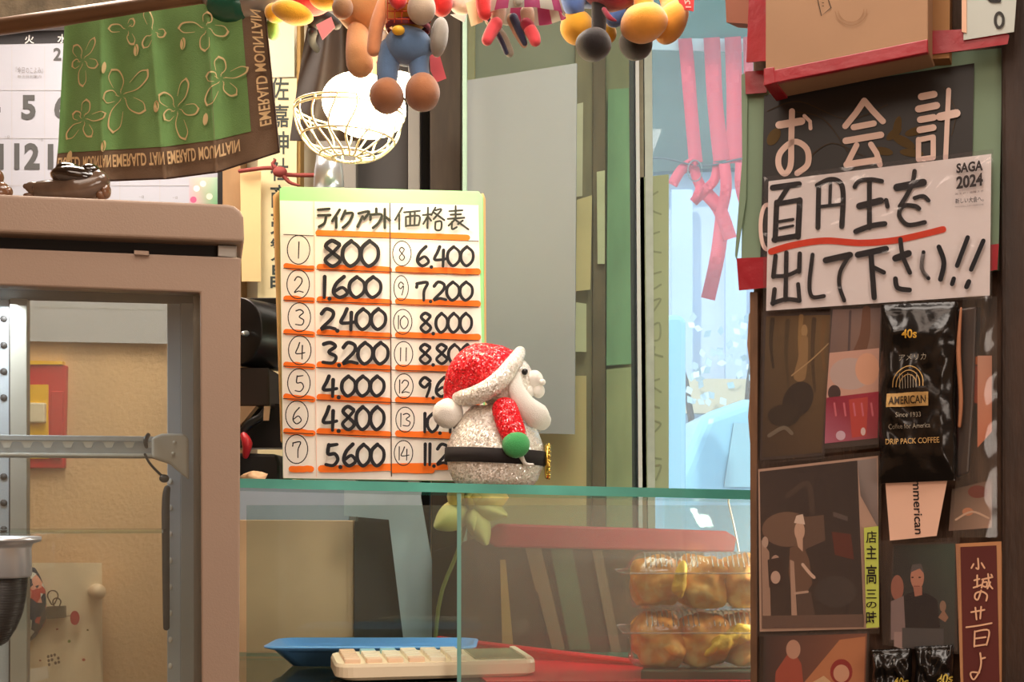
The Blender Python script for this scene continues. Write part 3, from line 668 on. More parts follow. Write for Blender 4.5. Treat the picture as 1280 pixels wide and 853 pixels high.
# figurines on the fridge
ztop = FP.at(60, 250, .012).z
def figY(px, py, Y=1.36): return P(px, py, Y)
M_cer = mat('dark_ceramic', (32, 22, 18), .12, noise_amt=.3, coat=1); M_cer2 = mat('grey_brown_ceramic', (104, 84, 70), .18, noise_amt=.45, scale=30, coat=.6)
M_cer3 = mat('tan_ceramic', (122, 84, 60), .2, noise_amt=.5, scale=60, coat=.6)
fg = thing('ceramic_figurine', 'glossy ceramic figurine with a black hat lying on the fridge', 'figurine', P(82, 247, 1.36))
g = G(); g.sweep([figY(52, 238), figY(75, 240), figY(100, 236), figY(122, 228)], [.010, .014, .018, .013], seg=20); g.build('body', M_cer2, fg)
g = G(); g.sweep([figY(32, 233), figY(42, 236), figY(58, 246), figY(70, 248)], [.003, .008, .009, .006], seg=14, flat=(.6, 1)); g.build('brim', M_cer2, fg)
g = G(); g.ball(figY(95, 222), (.027, .02, .012), rot=.12); g.ball(figY(88, 215), (.016, .014, .0095), rot=.25); g.ball(figY(113, 215), (.0105, .012, .0085)); g.build('hat', M_cer, fg)
g = G(); g.ball(figY(124, 226), (.007, .010, .012)); g.ball(figY(132, 239), (.0055, .008, .0085)); g.ball(figY(127, 244), (.006, .008, .006)); g.build('face', M_cer3, fg)
g = G(); g.ball(figY(57, 233), (.010, .007, .006), rot=.1); g.ball(figY(36, 245), (.006, .006, .003)); g.build('ear', M_cer3, fg)
f2 = thing('ceramic_figurine', 'brown glossy figurine cut by the left edge, on the fridge', 'figurine', P(-4, 246, 1.36))
g = G(); g.ball(figY(-6, 222), (.009, .009, .010)); g.build('head', M_cer3, f2)
g = G(); g.ball(figY(-4, 240), (.015, .012, .012)); g.ball(figY(10, 240), (.005, .006, .006)); g.build('body', M_cer3, f2)
# wire mesh basket in front of the fridge, lower left
sb = thing('mesh_strainer', 'black mesh strainer with a chrome rim, bottom left', 'strainer', P(-5, 800, 1.22))
cxs = P(-8, 675, 1.22); 
prof_r = [(0, .0435), (.001, .0440), (.0025, .0425)]
g = G(); g.lathe(cxs, [(.033, -.036), (.0345, -.034), (.034, -.008), (.0355, -.004), (.0425, -.002), (.0435, .001), (.0425, .003), (.034, .002), (.032, -.002), (.031, -.036), (.033, -.036)], 48); g.build('rim', M_chrome, sb)
mm = mat('strainer_mesh', (46, 42, 40), .4, .5); nt = mm.node_tree; N = nt.nodes; wv = N.new('ShaderNodeTexWave'); wv.inputs['Scale'].default_value = 260; wv.bands_direction = 'Z'
bpn = N.new('ShaderNodeBump'); bpn.inputs['Strength'].default_value = 1; bpn.inputs['Distance'].default_value = .001; nt.links.new(N['Texture Coordinate'].outputs['Object'], wv.inputs['Vector']); nt.links.new(wv.outputs['Fac'], bpn.inputs['Height']); nt.links.new(bpn.outputs[0], N['Principled BSDF'].inputs['Normal'])
g = G(); pf_ = [(.0305, -.034), (.030, -.045), (.029, -.055), (.026, -.07), (.02, -.085), (.012, -.098), (.001, -.104)]
g.lathe(cxs, pf_, 40); g.build('mesh_cone', mm, sb)
g = G()
for i in range(46):
    z = -.036-i*.0015; t = 0
    for (r0, z0_), (r1, z1_) in zip(pf_, pf_[1:]):
        if z0_ >= z >= z1_: t = r0+(r1-r0)*(z0_-z)/(z0_-z1_)
    if t > .003: g.lathe(cxs+Vector((0, 0, z)), [(t+.0004, -.0004), (t+.0009, 0), (t+.0004, .0004)], 32)
o = g.build('mesh_wire', mat('mesh_wire_m', (96, 92, 88), .35, .7), sb); o['kind'] = 'stuff'
g = G(); g.sweep([cxs+Vector((-.04, 0, 0)), cxs+Vector((-.12, .01, 0)), cxs+Vector((-.20, .02, .0))], .004, seg=10); g.build('handle', M_chrome, sb)

# ================= GLASS CASE
def z_at(py, Y): return CZ+(HY-py)/F*Y
YF, YB = 1.50, 1.84
zl, zr = z_at(610, YF), z_at(623.5, YF)-.001
XL, XR = -.320, .46
gc = thing('glass_case', 'glass display case, teal-edged top, carrying the price list and snowman', 'display case', (.07, 1.67, .92))
def slabz(x): return zl+(zr-zl)*(x-XL)/(P(935, 0, YF).x-XL)
g = G(); T = .0095
pts = [(XL, YF), (XR, YF), (XR, YB), (XL-.236*(YB-YF), YB)]
n = 4; a = [Vector((x, y, slabz(x))) for x, y in pts]; b_ = [v+Vector((0, 0, T+.0015)) for v in a]
g.add(a+b_, [(3, 2, 1, 0), (4, 5, 6, 7)], 0); 
for i in range(4): g.f.append([i, (i+1) % 4, 4+(i+1) % 4, 4+i]); g.mi.append(1); g.sm.append(False)
g.build('glass_top', [M_glass, M_edge], gc, bevel=0)
TOPZ = lambda x: slabz(x)+T+.0015
zb = 1.198
def gprism(name, pts, z0, z1, m=None, side=None):
    return G().prism(pts, z0, z1, 0, 1).build(name, [m or M_glass, side or M_edge], gc)
gprism('glass_floor', [(XL, YF), (XR, YF), (XR, YB), (XL-.08, YB)], zb-.006, zb)
G().prism([(XL+.004, YF+.01), (XR-.005, YF+.01), (XR-.005, YB-.01), (XL-.07, YB-.01)], .921, zb-.008).build('plinth', M_darkwood, gc)
# front pane on the right, its polished left edge shows
xd = P(575, 0, YF).x
pane = G(); 
pane.prism([(xd-.0002, YF+.002), (P(1000, 0, YF).x, YF+.002), (P(1000, 0, YF).x, YF+.008), (xd-.0002, YF+.008)], zb+.001, slabz(xd)-.006, 0, 0)
pane.build('front_pane', M_hazy, gc)
pe = G(); pe.prism([(xd-.0035, YF+.0015), (xd+.0012, YF+.0015), (xd+.0012, YF+.009), (xd-.0035, YF+.009)], zb+.001, slabz(xd)-.0005)
pe.build('pane_edge', mat('pane_edge', (120, 176, 168), .2, coat=.5), gc)
G().prism([(XL-.06, YB-.008), (XR, YB-.008), (XR, YB-.003), (XL-.06, YB-.003)], zb+.001, min(slabz(XL), slabz(XR))-.001).build('back_pane', glass_mat('case_back', (235, 244, 242), .05), gc)

# contents: blue tray
tr = thing('blue_tray', 'shallow blue plastic tray in the left of the glass case', 'tray', P(462, 845, 1.62)+Vector((0, .11, .0)))
def trayring(x0, x1, y0, y1, z, r=.02, n=5):
    out = []
    for cx, cy, a0 in ((x1-r, y1-r, 0), (x0+r, y1-r, 90), (x0+r, y0+r, 180), (x1-r, y0+r, 270)):
        for i in range(n): a = math.radians(a0+90*i/(n-1)); out.append(Vector((cx+r*math.cos(a), cy+r*math.sin(a), z)))
    return out
zt = z_at(809, 1.65); TX0, TX1 = P(329, 0, 1.66).x, P(597, 0, 1.72).x; Y0, Y1 = 1.645, 1.768
g = G(); rings = [trayring(TX0, TX1, Y0, Y1, zt), trayring(TX0+.006, TX1-.006, Y0+.006, Y1-.006, zt+.001), trayring(TX0+.032, TX1-.032, Y0+.02, Y1-.02, zb+.003), trayring(TX0+.036, TX1-.036, Y0+.024, Y1-.024, zb+.002)]
rings = [trayring(TX0+.034, TX1-.034, Y0+.02, Y1-.02, zb+.0005), trayring(TX0+.012, TX1-.012, Y0+.01, Y1-.01, zt-.006), trayring(TX0, TX1, Y0, Y1, zt-.002)]+rings
vs = [v for r in rings for v in r]; m_ = 20
fs = [(i*m_+k_, i*m_+(k_+1) % m_, (i+1)*m_+(k_+1) % m_, (i+1)*m_+k_) for i in range(len(rings)-1) for k_ in range(m_)]+[list(range(m_))[::-1], [(len(rings)-1)*m_+k_ for k_ in range(m_)]]
g.add(vs, fs, 0, True); g.build('tray_body', mat('blue_plastic', (112, 180, 250), .35), tr)
# calculator
ca = thing('calculator', 'cream desk calculator lying in the glass case before the blue tray', 'calculator', (P(540, 0, 1.60).x, 1.60, zb))
rzc = math.radians(12); Mz = Matrix.Rotation(rzc, 3, 'Z') @ Matrix.Rotation(math.radians(1.6), 3, 'X'); c0 = Vector((P(541, 0, 1.60).x, 1.585, zb+.0135))
def cl(x, y, z): return Mz @ Vector((x, y, z))+c0
M_cal = mat('cream_plastic', (238, 222, 192), .45)
g = G(); out = trayring(-.122, .122, -.056, .056, 0, .02, 6)
prof_c = [(-.010, .93), (-.006, 1), (.006, 1), (.010, .985)]
vs = [cl(v.x*s_, v.y*s_, z) for z, s_ in prof_c for v in out]; m_ = 24
g.add(vs, [(i*m_+k_, i*m_+(k_+1) % m_, (i+1)*m_+(k_+1) % m_, (i+1)*m_+k_) for i in range(3) for k_ in range(m_)]+[list(range(m_))[::-1], [3*m_+k_ for k_ in range(m_)]]); g.build('body', M_cal, ca)
def lbox(c, d): 
    g = G(); g.box((0, 0, 0), d); g.v = [cl(v.x+c[0], v.y+c[1], v.z+c[2]) for v in g.v]; return g
lbox((.077, .0, .0105), (.06, .084, .003)).build('display', mat('lcd', (150, 152, 120), .2), ca)
lbox((.112, .0, .0105), (.008, .098, .006)).build('display_rim', M_cal, ca, bevel=.001)
for i in range(6):
    for j in range(5):
        mk = mat('key_blue', (150, 200, 214), .4) if (i in (1, 2) and j == 4) else (mat('key_tan', (232, 200, 170), .4) if i == 0 or (j == 0 and i < 4) else mat('key_cream', (236, 226, 204), .4))
        lbox((-.102+i*.0255, -.043+j*.0195, .0125), (.019, .0135, .006)).build('key', mk, ca, bevel=.0012)
# red lacquer shelf boards rising to the right
rs = thing('red_riser', 'red lacquered stepped board along the back of the glass case', 'riser', (P(740, 0, 1.66).x, 1.66, zb))
M_red = mat('red_lacquer', (216, 24, 44), .3, noise_amt=.2, scale=6, stretch=(2, 2, 10), coat=.3)
RPl = Plane(545, 1.812, 845, 1.64)
def red(poly, t, off, nm): G().slab(RPl, poly, t, off).build(nm, M_red, rs, bevel=.0015)
red([(545, 796), (835, 830), (835, 860), (545, 826)], .010, 0, 'board'); red([(545, 797), (835, 831), (835, 835), (545, 801)], .006, .004, 'lip')
G().prism([(-.03, YF+.012), (XR-.01, YF+.012), (XR-.01, 1.70), (.25, 1.70), (-.085, 1.795)], zb+.0002, zb+.0018).build('mat', M_red, rs)
red([(600, 822), (820, 846), (820, 852), (600, 832)], .03, .022, 'lower_board')
# dark green block under the breads
g = G(); xa, xb_ = P(801, 0, 1.53).x, XR-.02
ztb = z_at(838, 1.53); g.prism([(xa, 1.53), (xb_, 1.515), (xb_, 1.62), (xa+.02, 1.635)], zb, ztb); tag(g.build('green_block', mat('dark_green_box', (58, 72, 58), .6), bevel=.002), 'dark green block under the packed bread rolls', 'box')
# bread packs
def bread_mat():
    m = bpy.data.materials.new('bread'); m.use_nodes = True; nt = m.node_tree; N = nt.nodes; L = nt.links; b = N['Principled BSDF']
    tc = N.new('ShaderNodeTexCoord'); sp = N.new('ShaderNodeSeparateXYZ'); L.new(tc.outputs['Generated'], sp.inputs[0])
    nz = N.new('ShaderNodeTexNoise'); nz.inputs['Scale'].default_value = 5; nz.inputs['Detail'].default_value = 5; L.new(tc.outputs['Generated'], nz.inputs[0])
    ad = N.new('ShaderNodeMath'); ad.operation = 'MULTIPLY_ADD'; ad.inputs[1].default_value = 1.3; L.new(nz.outputs['Fac'], ad.inputs[0]); zs_ = N.new('ShaderNodeMath'); zs_.operation = 'MULTIPLY_ADD'; zs_.inputs[1].default_value = .6; zs_.inputs[2].default_value = -.28; L.new(sp.outputs['Z'], zs_.inputs[0]); L.new(zs_.outputs[0], ad.inputs[2])
    rp = N.new('ShaderNodeValToRGB'); L.new(ad.outputs[0], rp.inputs[0])
    rp.color_ramp.elements[0].position = .38; rp.color_ramp.elements[0].color = s2l((255, 226, 150)); rp.color_ramp.elements[1].position = 1.0; rp.color_ramp.elements[1].color = s2l((246, 152, 62))
    e = rp.color_ramp.elements.new(.62); e.color = s2l((252, 190, 98)); L.new(rp.outputs[0], b.inputs['Base Color']); b.inputs['Roughness'].default_value = .7
    n2 = N.new('ShaderNodeTexNoise'); n2.inputs['Scale'].default_value = 90; L.new(tc.outputs['Object'], n2.inputs[0]); bp = N.new('ShaderNodeBump'); bp.inputs['Strength'].default_value = .4; bp.inputs['Distance'].default_value = .002
    L.new(n2.outputs['Fac'], bp.inputs['Height']); L.new(bp.outputs[0], b.inputs['Normal']); return m
M_bread = bread_mat(); M_egg = mat('egg_filling', (250, 206, 74), .5, noise_amt=.2, scale=60, bump=.6)
def rr_ring(x0, x1, y0, y1, z, r): return trayring(x0, x1, y0, y1, z, r, 5)
def pack(x0, y0, zz, w_, d_, label, rz=0, rolls=True):
    """clear hinged bread pack: base tub, flange, domed ribbed lid"""
    t = thing('bread_pack', label, 'food pack', (x0+w_/2, y0+d_/2, zz), 'clear packs of bread rolls in the glass case')
    o_ = Vector((x0, y0, zz)); h1, h2 = .044, .068
    def ringset(specs): return [[v+o_ for v in rr_ring(i_, w_-i_, i_, d_-i_, z, .012)] for i_, z in specs]
    for nm, specs, rev in (('tub', [(.012, .0008), (.006, .003), (.004, .02), (.003, h1-.002), (-.008, h1-.0015), (-.008, h1)], 0),
                      ('lid', [(-.008, h1+.0008), (.002, h1+.001), (.004, h1+.004), (.014, h2-.006), (.020, h2-.001), (.026, h2)], 1)):
        rs_ = ringset(specs); vs = [v for r in rs_ for v in r]; m_ = 20
        fs = [(i*m_+k_, i*m_+(k_+1) % m_, (i+1)*m_+(k_+1) % m_, (i+1)*m_+k_) for i in range(len(rs_)-1) for k_ in range(m_)]
        fs.append([(len(rs_)-1)*m_+k_ for k_ in range(m_)] if rev else list(range(m_))[::-1])
        ob = G().add(vs, fs, 0, True).build(nm, M_pet, t)
        if nm == 'lid':
            g = G()
            for q in range(int(w_/.0062)):
                xx = .022+q*.0062
                if xx > w_-.022: break
                if abs(xx-w_/2) < .008: continue
                g.sweep([o_+Vector((xx, .005, h1+.008)), o_+Vector((xx, .014, h2-.008)), o_+Vector((xx, .022, h2-.001)), o_+Vector((xx, .04, h2+.0005))], .0009, seg=6, smooth=2)
            g.build('lid_rib', M_petrib, ob)
        if nm == 'tub':
            g = G()
            rg = [v+o_ for v in rr_ring(-.0085, w_+.0085, -.0085, d_+.0085, h1+.0004, .014)]; g.sweep(rg+[rg[0]], .0009, seg=6, smooth=0, caps=False); g.build('rolled_edge', M_petrib, ob)
    if rolls:
        n_ = 3; rw = (w_-.02)/n_
        for q in range(n_):
            c = o_+Vector((.011+rw*(q+.5), d_*.5, .030))
            g = G(); g.ball(c+Vector((0, -.002, .002)), (rw*.55, d_*.42, .031), lump=.22, freq=62, seg=48, rings=32)
            for v in g.v:
                d3 = v-c; r3 = Vector((d3.x/(rw*.55), d3.y/(d_*.42), d3.z/.031)); k3 = (abs(r3.x)**4+abs(r3.y)**4+abs(r3.z)**4)**.25 or 1; k3 = r3.length/k3
                v += d3*(k3-1)*.8; v.z = max(v.z, zz+.002); v.z = min(v.z, zz+h2-.003); v += Vector((0, 0, -.004*noise.noise(v*40)))
            # bread rolls sit in the pack but are things of their own
            b = g.build('bread_roll', M_bread); where = ['leftmost', 'middle', 'rightmost'][q]
            tag(b, 'golden bread roll, %s in the %s clear pack' % (where, label.split(' ')[0]), 'bread', 'bread rolls in clear packs')
    return t
M_petrib = mat('clear_plastic_rib', (235, 235, 232), .15, trans=.75, coat=.5)
BX = P(781, 0, 1.53).x
pack(BX+.006, 1.53, ztb+.0005, .185, .10, 'lower clear pack of three bread rolls, on the green block')
pack(BX+.004, 1.53, ztb+.0715, .185, .10, 'upper clear pack of three bread rolls, stacked on the other')
pe_ = pack(P(640, 0, 1.83).x, 1.0, 0, .10, .001, 'x', rolls=False) if False else None
g = G(); g.ball(P(905, 805, 1.535), (.024, .012, .010), lump=.5, freq=90, seg=28, rings=18, rot=-.5); g.ball(P(925, 792, 1.54), (.016, .012, .014), lump=.5, freq=90)
tag(g.build('egg_filling', M_egg), 'yellow egg filling spilling at the right of the lower bread pack', 'filling')
g = G(); g.ball(P(850, 726, 1.535), (.008, .012, .022), lump=.4, freq=90, seg=28, rings=18, rot=.1)
tag(g.build('egg_filling', M_egg), 'yellow egg filling between rolls of the upper bread pack', 'filling')

# behind the case: dark boards, flower, leaning steel
pz = Plane(0, 1.93, 1280, 1.93)
tag(G().slab(Plane(0, 2.0, 1280, 2.0), [(240, 650), (442, 651), (442, 930), (240, 930)], .02).build('back_board', mat('canvas_board', (250, 206, 160), .85, noise_amt=.3, scale=4, bump=.3), bevel=.001), 'tan canvas covered board behind the left of the glass case', 'board')
tag(G().slab(Plane(0, 1.99, 1280, 1.99), [(443, 652), (487, 652), (515, 820), (520, 930), (443, 930)], .02).build('black_board', mat('charcoal_board', (62, 58, 54), .6, noise_amt=.2, scale=5)), 'charcoal board with slanting right edge beside the tan board', 'board')
tag(G().slab(Plane(0, 1.96, 1280, 1.96), [(430, 610), (524, 610), (560, 820), (570, 930), (520, 930), (486, 650), (430, 645)], .006).build('leaning_sheet', mat('blue_steel', (216, 230, 238), .35, .1, noise_amt=.2, scale=8)), 'pale blue steel sheet leaning behind the case, left of the flower', 'sheet')
wr = struct(G().slab(Plane(0, 2.16, 1280, 2.16), [(297, 606), (436, 606), (436, 655), (297, 655)], .01).build('trim_21', mat('bright_window_strip', (176, 190, 204), .4, noise_amt=.15, scale=4)))  # bright window light given as the colour of a flat strip
nb = thing('post_reflection', 'signpost reflection built as a solid dark board with red rail, behind the glass case', 'stand', P(740, 900, 1.95))  # reflection of the signpost in the case glass, modelled as a board
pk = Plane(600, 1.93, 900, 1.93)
G().slab(pk, [(540, 690), (612, 668), (880, 690), (900, 940), (540, 940)], .02).build('board', mat('reflected_dark_panel', (72, 52, 40), .5, noise_amt=.3, scale=6), nb)  # dark body of the signpost reflection, no real board
G().slab(pk, [(612, 662), (622, 655), (905, 664), (918, 672), (915, 690), (620, 684), (611, 678)], .05, .02).build('reflected_rail', mat('reflected_red_rail', (196, 50, 66), .5, noise_amt=.2, scale=8), nb, bevel=.003)
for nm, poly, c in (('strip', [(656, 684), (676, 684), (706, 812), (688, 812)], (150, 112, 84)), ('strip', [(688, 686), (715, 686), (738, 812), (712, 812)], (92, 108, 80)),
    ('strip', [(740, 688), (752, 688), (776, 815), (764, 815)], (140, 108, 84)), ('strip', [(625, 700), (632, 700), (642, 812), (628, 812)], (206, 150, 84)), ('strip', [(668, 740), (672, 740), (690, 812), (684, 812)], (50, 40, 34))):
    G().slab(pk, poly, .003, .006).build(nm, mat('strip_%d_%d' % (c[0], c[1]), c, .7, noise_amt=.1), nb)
fl = thing('lily_flower', 'pale yellow artificial lily standing behind the glass case', 'flower', P(560, 800, 1.90))
M_pet2 = mat('yellow_petal', (228, 216, 130), .6, noise_amt=.15, scale=20, sheen=.2)
def petal(tip, base, wd, curl=.01):
    b0, b1 = P(*base), P(*tip); ax = b1-b0; sdv = Vector((-ax.z, 0, ax.x)).normalized()
    def f(u, v):
        wv_ = wd*math.sin(math.pi*min(.97, .12+v*.86))**.7*(u-.5)*2
        return b0+ax*v+sdv*wv_+Vector((0, -curl*math.sin(v*3)+curl*1.6*(abs(u-.5)*2)**2, 0))
    G().grid(f, 8, 12, .0012).build('petal', M_pet2, fl)
for tip, wd in (((543, 660), .022), ((560, 610), .02), ((600, 600), .022), ((636, 618), .02), ((634, 645), .016), ((608, 682), .018), ((592, 664), .014)):
    petal((tip[0], tip[1], 1.885), (588, 632, 1.90), wd)
g = G(); g.sweep([P(588, 632, 1.905), P(572, 690, 1.905), P(548, 760, 1.91), P(540, 900, 1.91)], [.004, .003, .003, .003], seg=8); g.build('stem', mat('stem_green', (130, 130, 70), .6), fl)
g = G(); g.sweep([P(588, 632, 1.895), P(584, 622, 1.875)], [.007, .005], seg=10); g.build('flower_centre', mat('centre_olive', (150, 140, 60), .6), fl)
g = G(); g.sweep([P(909, 622, 1.8), P(918, 660, 1.8), P(925, 700, 1.8), P(930, 760, 1.8)], .0013, seg=8); tag(g.build('cable', mat('cable_grey', (170, 170, 160), .4)), 'thin grey cable hanging inside the glass case at right', 'cable')

# ================= PRICE LIST
PB = Tilt((350, 600, 1.625), (600, 600, 1.632), (350, 235, 1.655))
pl_ = thing('price_list', 'handwritten takeout price list board with orange lines, on the glass case', 'sign', PB.at(475, 600, -.006))
G().slab(PB, [(349, 236), (354, 233), (598, 239), (604, 246), (607, 602.5), (353.5, 598.5)], .006).build('board', M_greenpale, pl_, bevel=.001)
G().slab(PB, [(339, 241), (346, 235), (360, 234), (362, 554), (349, 552)], .008, -.010).build('backing_edge', M_cream, pl_, bevel=.002)
G().slab(PB, [(598, 242), (604, 238), (607, 246), (609, 596), (604, 596)], .006, -.007).build('backing_edge', M_cream, pl_, bevel=.002)
pap = G().slab(PB, [(350, 251), (598, 257), (606, 597), (606, 602), (354, 598)], .0006, .0007).build('paper', M_paper, pl_)
OR = (252, 122, 34); p_ = Print(PB, .001)
def zp(pts, s_=4.265, ox=330, oy=220): return [(x/s_+ox, y/s_+oy) for x, y in pts]
rows = [294, 336, 376, 418, 458.5, 499, 541.5]; orr = random.Random(5)
def hl(x0, y0, x1, y1, w_):
    p_.stroke([(x0+(x1-x0)*i/5, y0+(y1-y0)*i/5+orr.uniform(-.6, .6)) for i in range(6)], w_, OR)
hl(398, 291.5, 584, 297, 7.5)
for i, y in enumerate(rows[1:]):
    hl(358, y-2.5, 391, y+.5, 7.5); hl(400, y-1.5, 486, y+2.5, 8.5); hl(498, y+1.5, 597, y+4.5, 8.5)
hl(365, 586.5, 389, 587, 8); hl(402, 587, 590, 582, 9); hl(492, 588, 540, 589, 7)
LC = (70, 52, 48)
for y in rows: p_.stroke([(355, y), (392, y+1.5)], 1.1, LC, False); p_.stroke([(396, y+1.6), (598 if y < 540 else 570, y+8.5)], 1.1, LC, False)
p_.stroke([(487.5, 255), (488.5, 400), (489.5, 596)], 1.3, LC, False); p_.stroke([(393, 253), (396, 596)], .9, (240, 200, 180), False)
for st in [[(290, 185), (350, 180)], [(290, 215), (355, 213)], [(332, 220), (325, 255), (295, 275)], [(405, 185), (365, 245)], [(387, 228), (387, 280)], [(435, 190), (415, 235)], [(437, 205), (475, 205), (455, 250), (422, 280)],
  [(505, 205), (562, 195), (535, 235)], [(527, 222), (500, 275)], [(600, 180), (600, 205)], [(570, 212), (568, 238)], [(570, 212), (628, 212), (612, 255), (582, 282)], [(645, 182), (645, 282)], [(650, 225), (672, 242)]]: p_.stroke(zp(st), 3.5, (40, 44, 40))
for st in [[(738, 175), (700, 240)], [(722, 212), (722, 290)], [(748, 200), (832, 192)], [(757, 225), (757, 275)], [(757, 272), (825, 268)], [(757, 225), (828, 220), (825, 268)], [(780, 200), (780, 270)], [(805, 198), (803, 268)],
  [(848, 215), (895, 210)], [(875, 175), (872, 285)], [(872, 225), (850, 262)], [(876, 225), (892, 245)], [(915, 175), (893, 215)], [(915, 190), (947, 185), (905, 237)], [(908, 203), (962, 242)], [(915, 252), (945, 250), (943, 292), (915, 292), (915, 252)],
  [(988, 195), (1058, 190)], [(995, 214), (1050, 211)], [(980, 236), (1068, 230)], [(1022, 168), (1022, 236)], [(1020, 238), (985, 272)], [(1003, 252), (1003, 290), (1028, 280)], [(1022, 242), (1090, 292)], [(1060, 245), (1035, 264)]]: p_.stroke(zp(st), 2.5, (40, 44, 40))
for i, (t_, x0, y0, x1, y1, ww) in enumerate([('800', 405, 302, 474, 335, 5.4), ('1,600', 403, 347, 477, 374, 5), ('2,400', 401, 387, 483, 414, 5), ('3,200', 403, 429, 486, 457, 5), ('4,000', 404, 471, 481, 497, 5), ('4,800', 404, 509, 481, 539, 5), ('5,600', 407, 556, 481, 584, 5)]): digits(p_, t_, x0, y0, x1, y1, ww)
for i, (t_, x0, y0, x1, y1) in enumerate([('6,400', 521, 310, 592, 335), ('7,200', 520, 354, 591, 378), ('8,000', 525, 393, 590, 418), ('8,800', 524, 432, 592, 457), ('9,600', 524, 473, 592, 498), ('10,400', 529, 518, 596, 542), ('11,200', 529, 556, 596, 583)]): digits(p_, t_, x0, y0, x1, y1, 4.3)
for i, (x, y) in enumerate([(374.5, 315), (374, 358), (375.5, 399), (376, 440), (375, 481), (372.5, 521), (372, 563)]):
    p_.ring(x, y, 14, 18, 1.3, BLK); digits(p_, str(i+1), x-5.5, y-10, x+6.5, y+11, 1.7)
for i, (x, y) in enumerate([(503, 320), (502, 363), (504, 405), (505, 445), (505.5, 485), (507, 526.5), (505, 568)]):
    p_.ring(x, y, 11.5 if i != 1 else 9, 15.5, 1.2, BLK); t_ = str(i+8); dx = 4 if len(t_) == 1 else 7; digits(p_, t_, x-dx, y-8, x+dx, y+9, 1.5)
p_.build('lettering', pl_)

# ================= SNOWMAN
YS = 1.545
sn = thing('santa_snowman', 'glittery white snowman ornament in a red hat, beside the price list', 'ornament', (P(620, 0, YS).x, YS, TOPZ(P(620, 0, YS).x)))
zs = TOPZ(P(620, 0, YS).x); U = YS/F
M_gw = glitter_mat('white_glitter', (252, 246, 236), (224, 212, 196)); M_gr = glitter_mat('red_glitter', (245, 30, 46), (200, 10, 26))
M_fw = mat('white_felt', (240, 236, 228), .95, bump=.4, bscale=900, sheen=.4)
cb = Vector((P(619, 0, YS).x, YS, zs))
H = lambda py: (604-py)*U
g = G(); g.lathe(cb, [(0, 0), (48*U, 0), (53*U, 6*U), (59*U, 20*U), (61*U, 36*U), (60*U, 50*U), (54*U, 66*U), (45*U, 80*U), (38*U, 90*U), (30*U, 98*U), (0, 100*U)], 48, sy=.85); g.build('body', M_gw, sn)
hc = P(634, 480, YS)
g = G(); g.ball(hc, (34*U, 38*U, 38*U), seg=40, rings=24); g.build('head', M_gw, sn)
g = G(); g.sweep([P(622, 466, YS), P(598, 463, YS), P(580, 472, YS), P(568, 486, YS), P(563, 496, YS)], [34*U, 34*U, 25*U, 15*U, 9*U], seg=32); g.build('hat', M_gr, sn)
for sg in (-1, 1):
    g = G(); g.sweep([P(650, 440, YS+.004*sg), P(641, 455, YS+.030*sg), P(622, 478, YS+.041*sg), P(598, 493, YS+.035*sg), P(574, 498, YS+.012*sg)], [7*U, 10*U, 12*U, 12*U, 9*U], seg=18); g.build('hat_band', M_gw, sn)
g = G(); g.ball(P(560, 517, YS-.005), 19*U, lump=.06, freq=160, seg=28, rings=18); g.build('pompom', M_fw, sn)
g = G(); g.sweep([P(643, 470, YS-.030), P(645, 486, YS-.034), P(656, 506, YS-.034), P(671, 520, YS-.028), P(678, 527, YS-.020)], [8*U, 10*U, 13*U, 16*U, 12*U], seg=20, flat=(.7, 1)); g.build('beard', M_fw, sn)
g = G(); g.ball(P(668, 475, YS-.012), (11*U, 12*U, 12*U)); g.ball(P(673, 489, YS-.012), (8*U, 10*U, 9*U)); g.ball(P(660, 489, YS-.014), (9*U, 10*U, 9*U)); g.build('moustache', M_fw, sn)
g = G(); g.ball(P(678, 478, YS-.02), (4*U, 4*U, 4*U)); g.build('nose', M_fw, sn)
g = G(); g.ball(P(656, 465, YS-.03), 4*U); g.build('eye', M_black, sn)
g = G(); g.sweep([P(631, 512, YS-.044), P(637, 530, YS-.05), P(643, 545, YS-.052)], [16*U, 16.5*U, 15*U], seg=20, flat=(.5, 1)); g.build('sleeve', M_gr, sn)
g = G(); g.ball(P(645, 556, YS-.054), (17*U, 12*U, 16.5*U), lump=.03, freq=200); g.build('mitten', mat('green_felt', (70, 168, 96), .95, bump=.4, bscale=900, sheen=.3), sn)
g = G(); zb_ = H(569); g.lathe(cb+Vector((0, 0, zb_)), [(61*U, -9*U), (63.5*U, -9*U), (63.5*U, 9*U), (61*U, 9*U)], 48, sy=.86, tilt=Matrix.Rotation(math.radians(2.5), 3, 'Y')); g.build('belt', mat('black_felt', (34, 28, 28), .9), sn)
g = G(); bc_ = P(684, 577, YS)
g.sweep([bc_+Vector((0, .013*math.cos(a), .0185*math.sin(a))) for a in [2*math.pi*i/20 for i in range(21)]], .0032, seg=10, smooth=0, caps=False)
for i in range(20):
    a = 2*math.pi*i/20; g.ball(bc_+Vector((.002, .0145*math.cos(a), .020*math.sin(a))), .0022, seg=8, rings=6)
g.build('buckle', mat('gold', (226, 188, 90), .25, .9), sn)
g = G(); g.sweep([P(652, 572, YS-.05), P(657, 580, YS-.049), P(666, 581, YS-.045)], [.003, .002, .0015], seg=8); g.build('glue_thread', M_fw, sn)

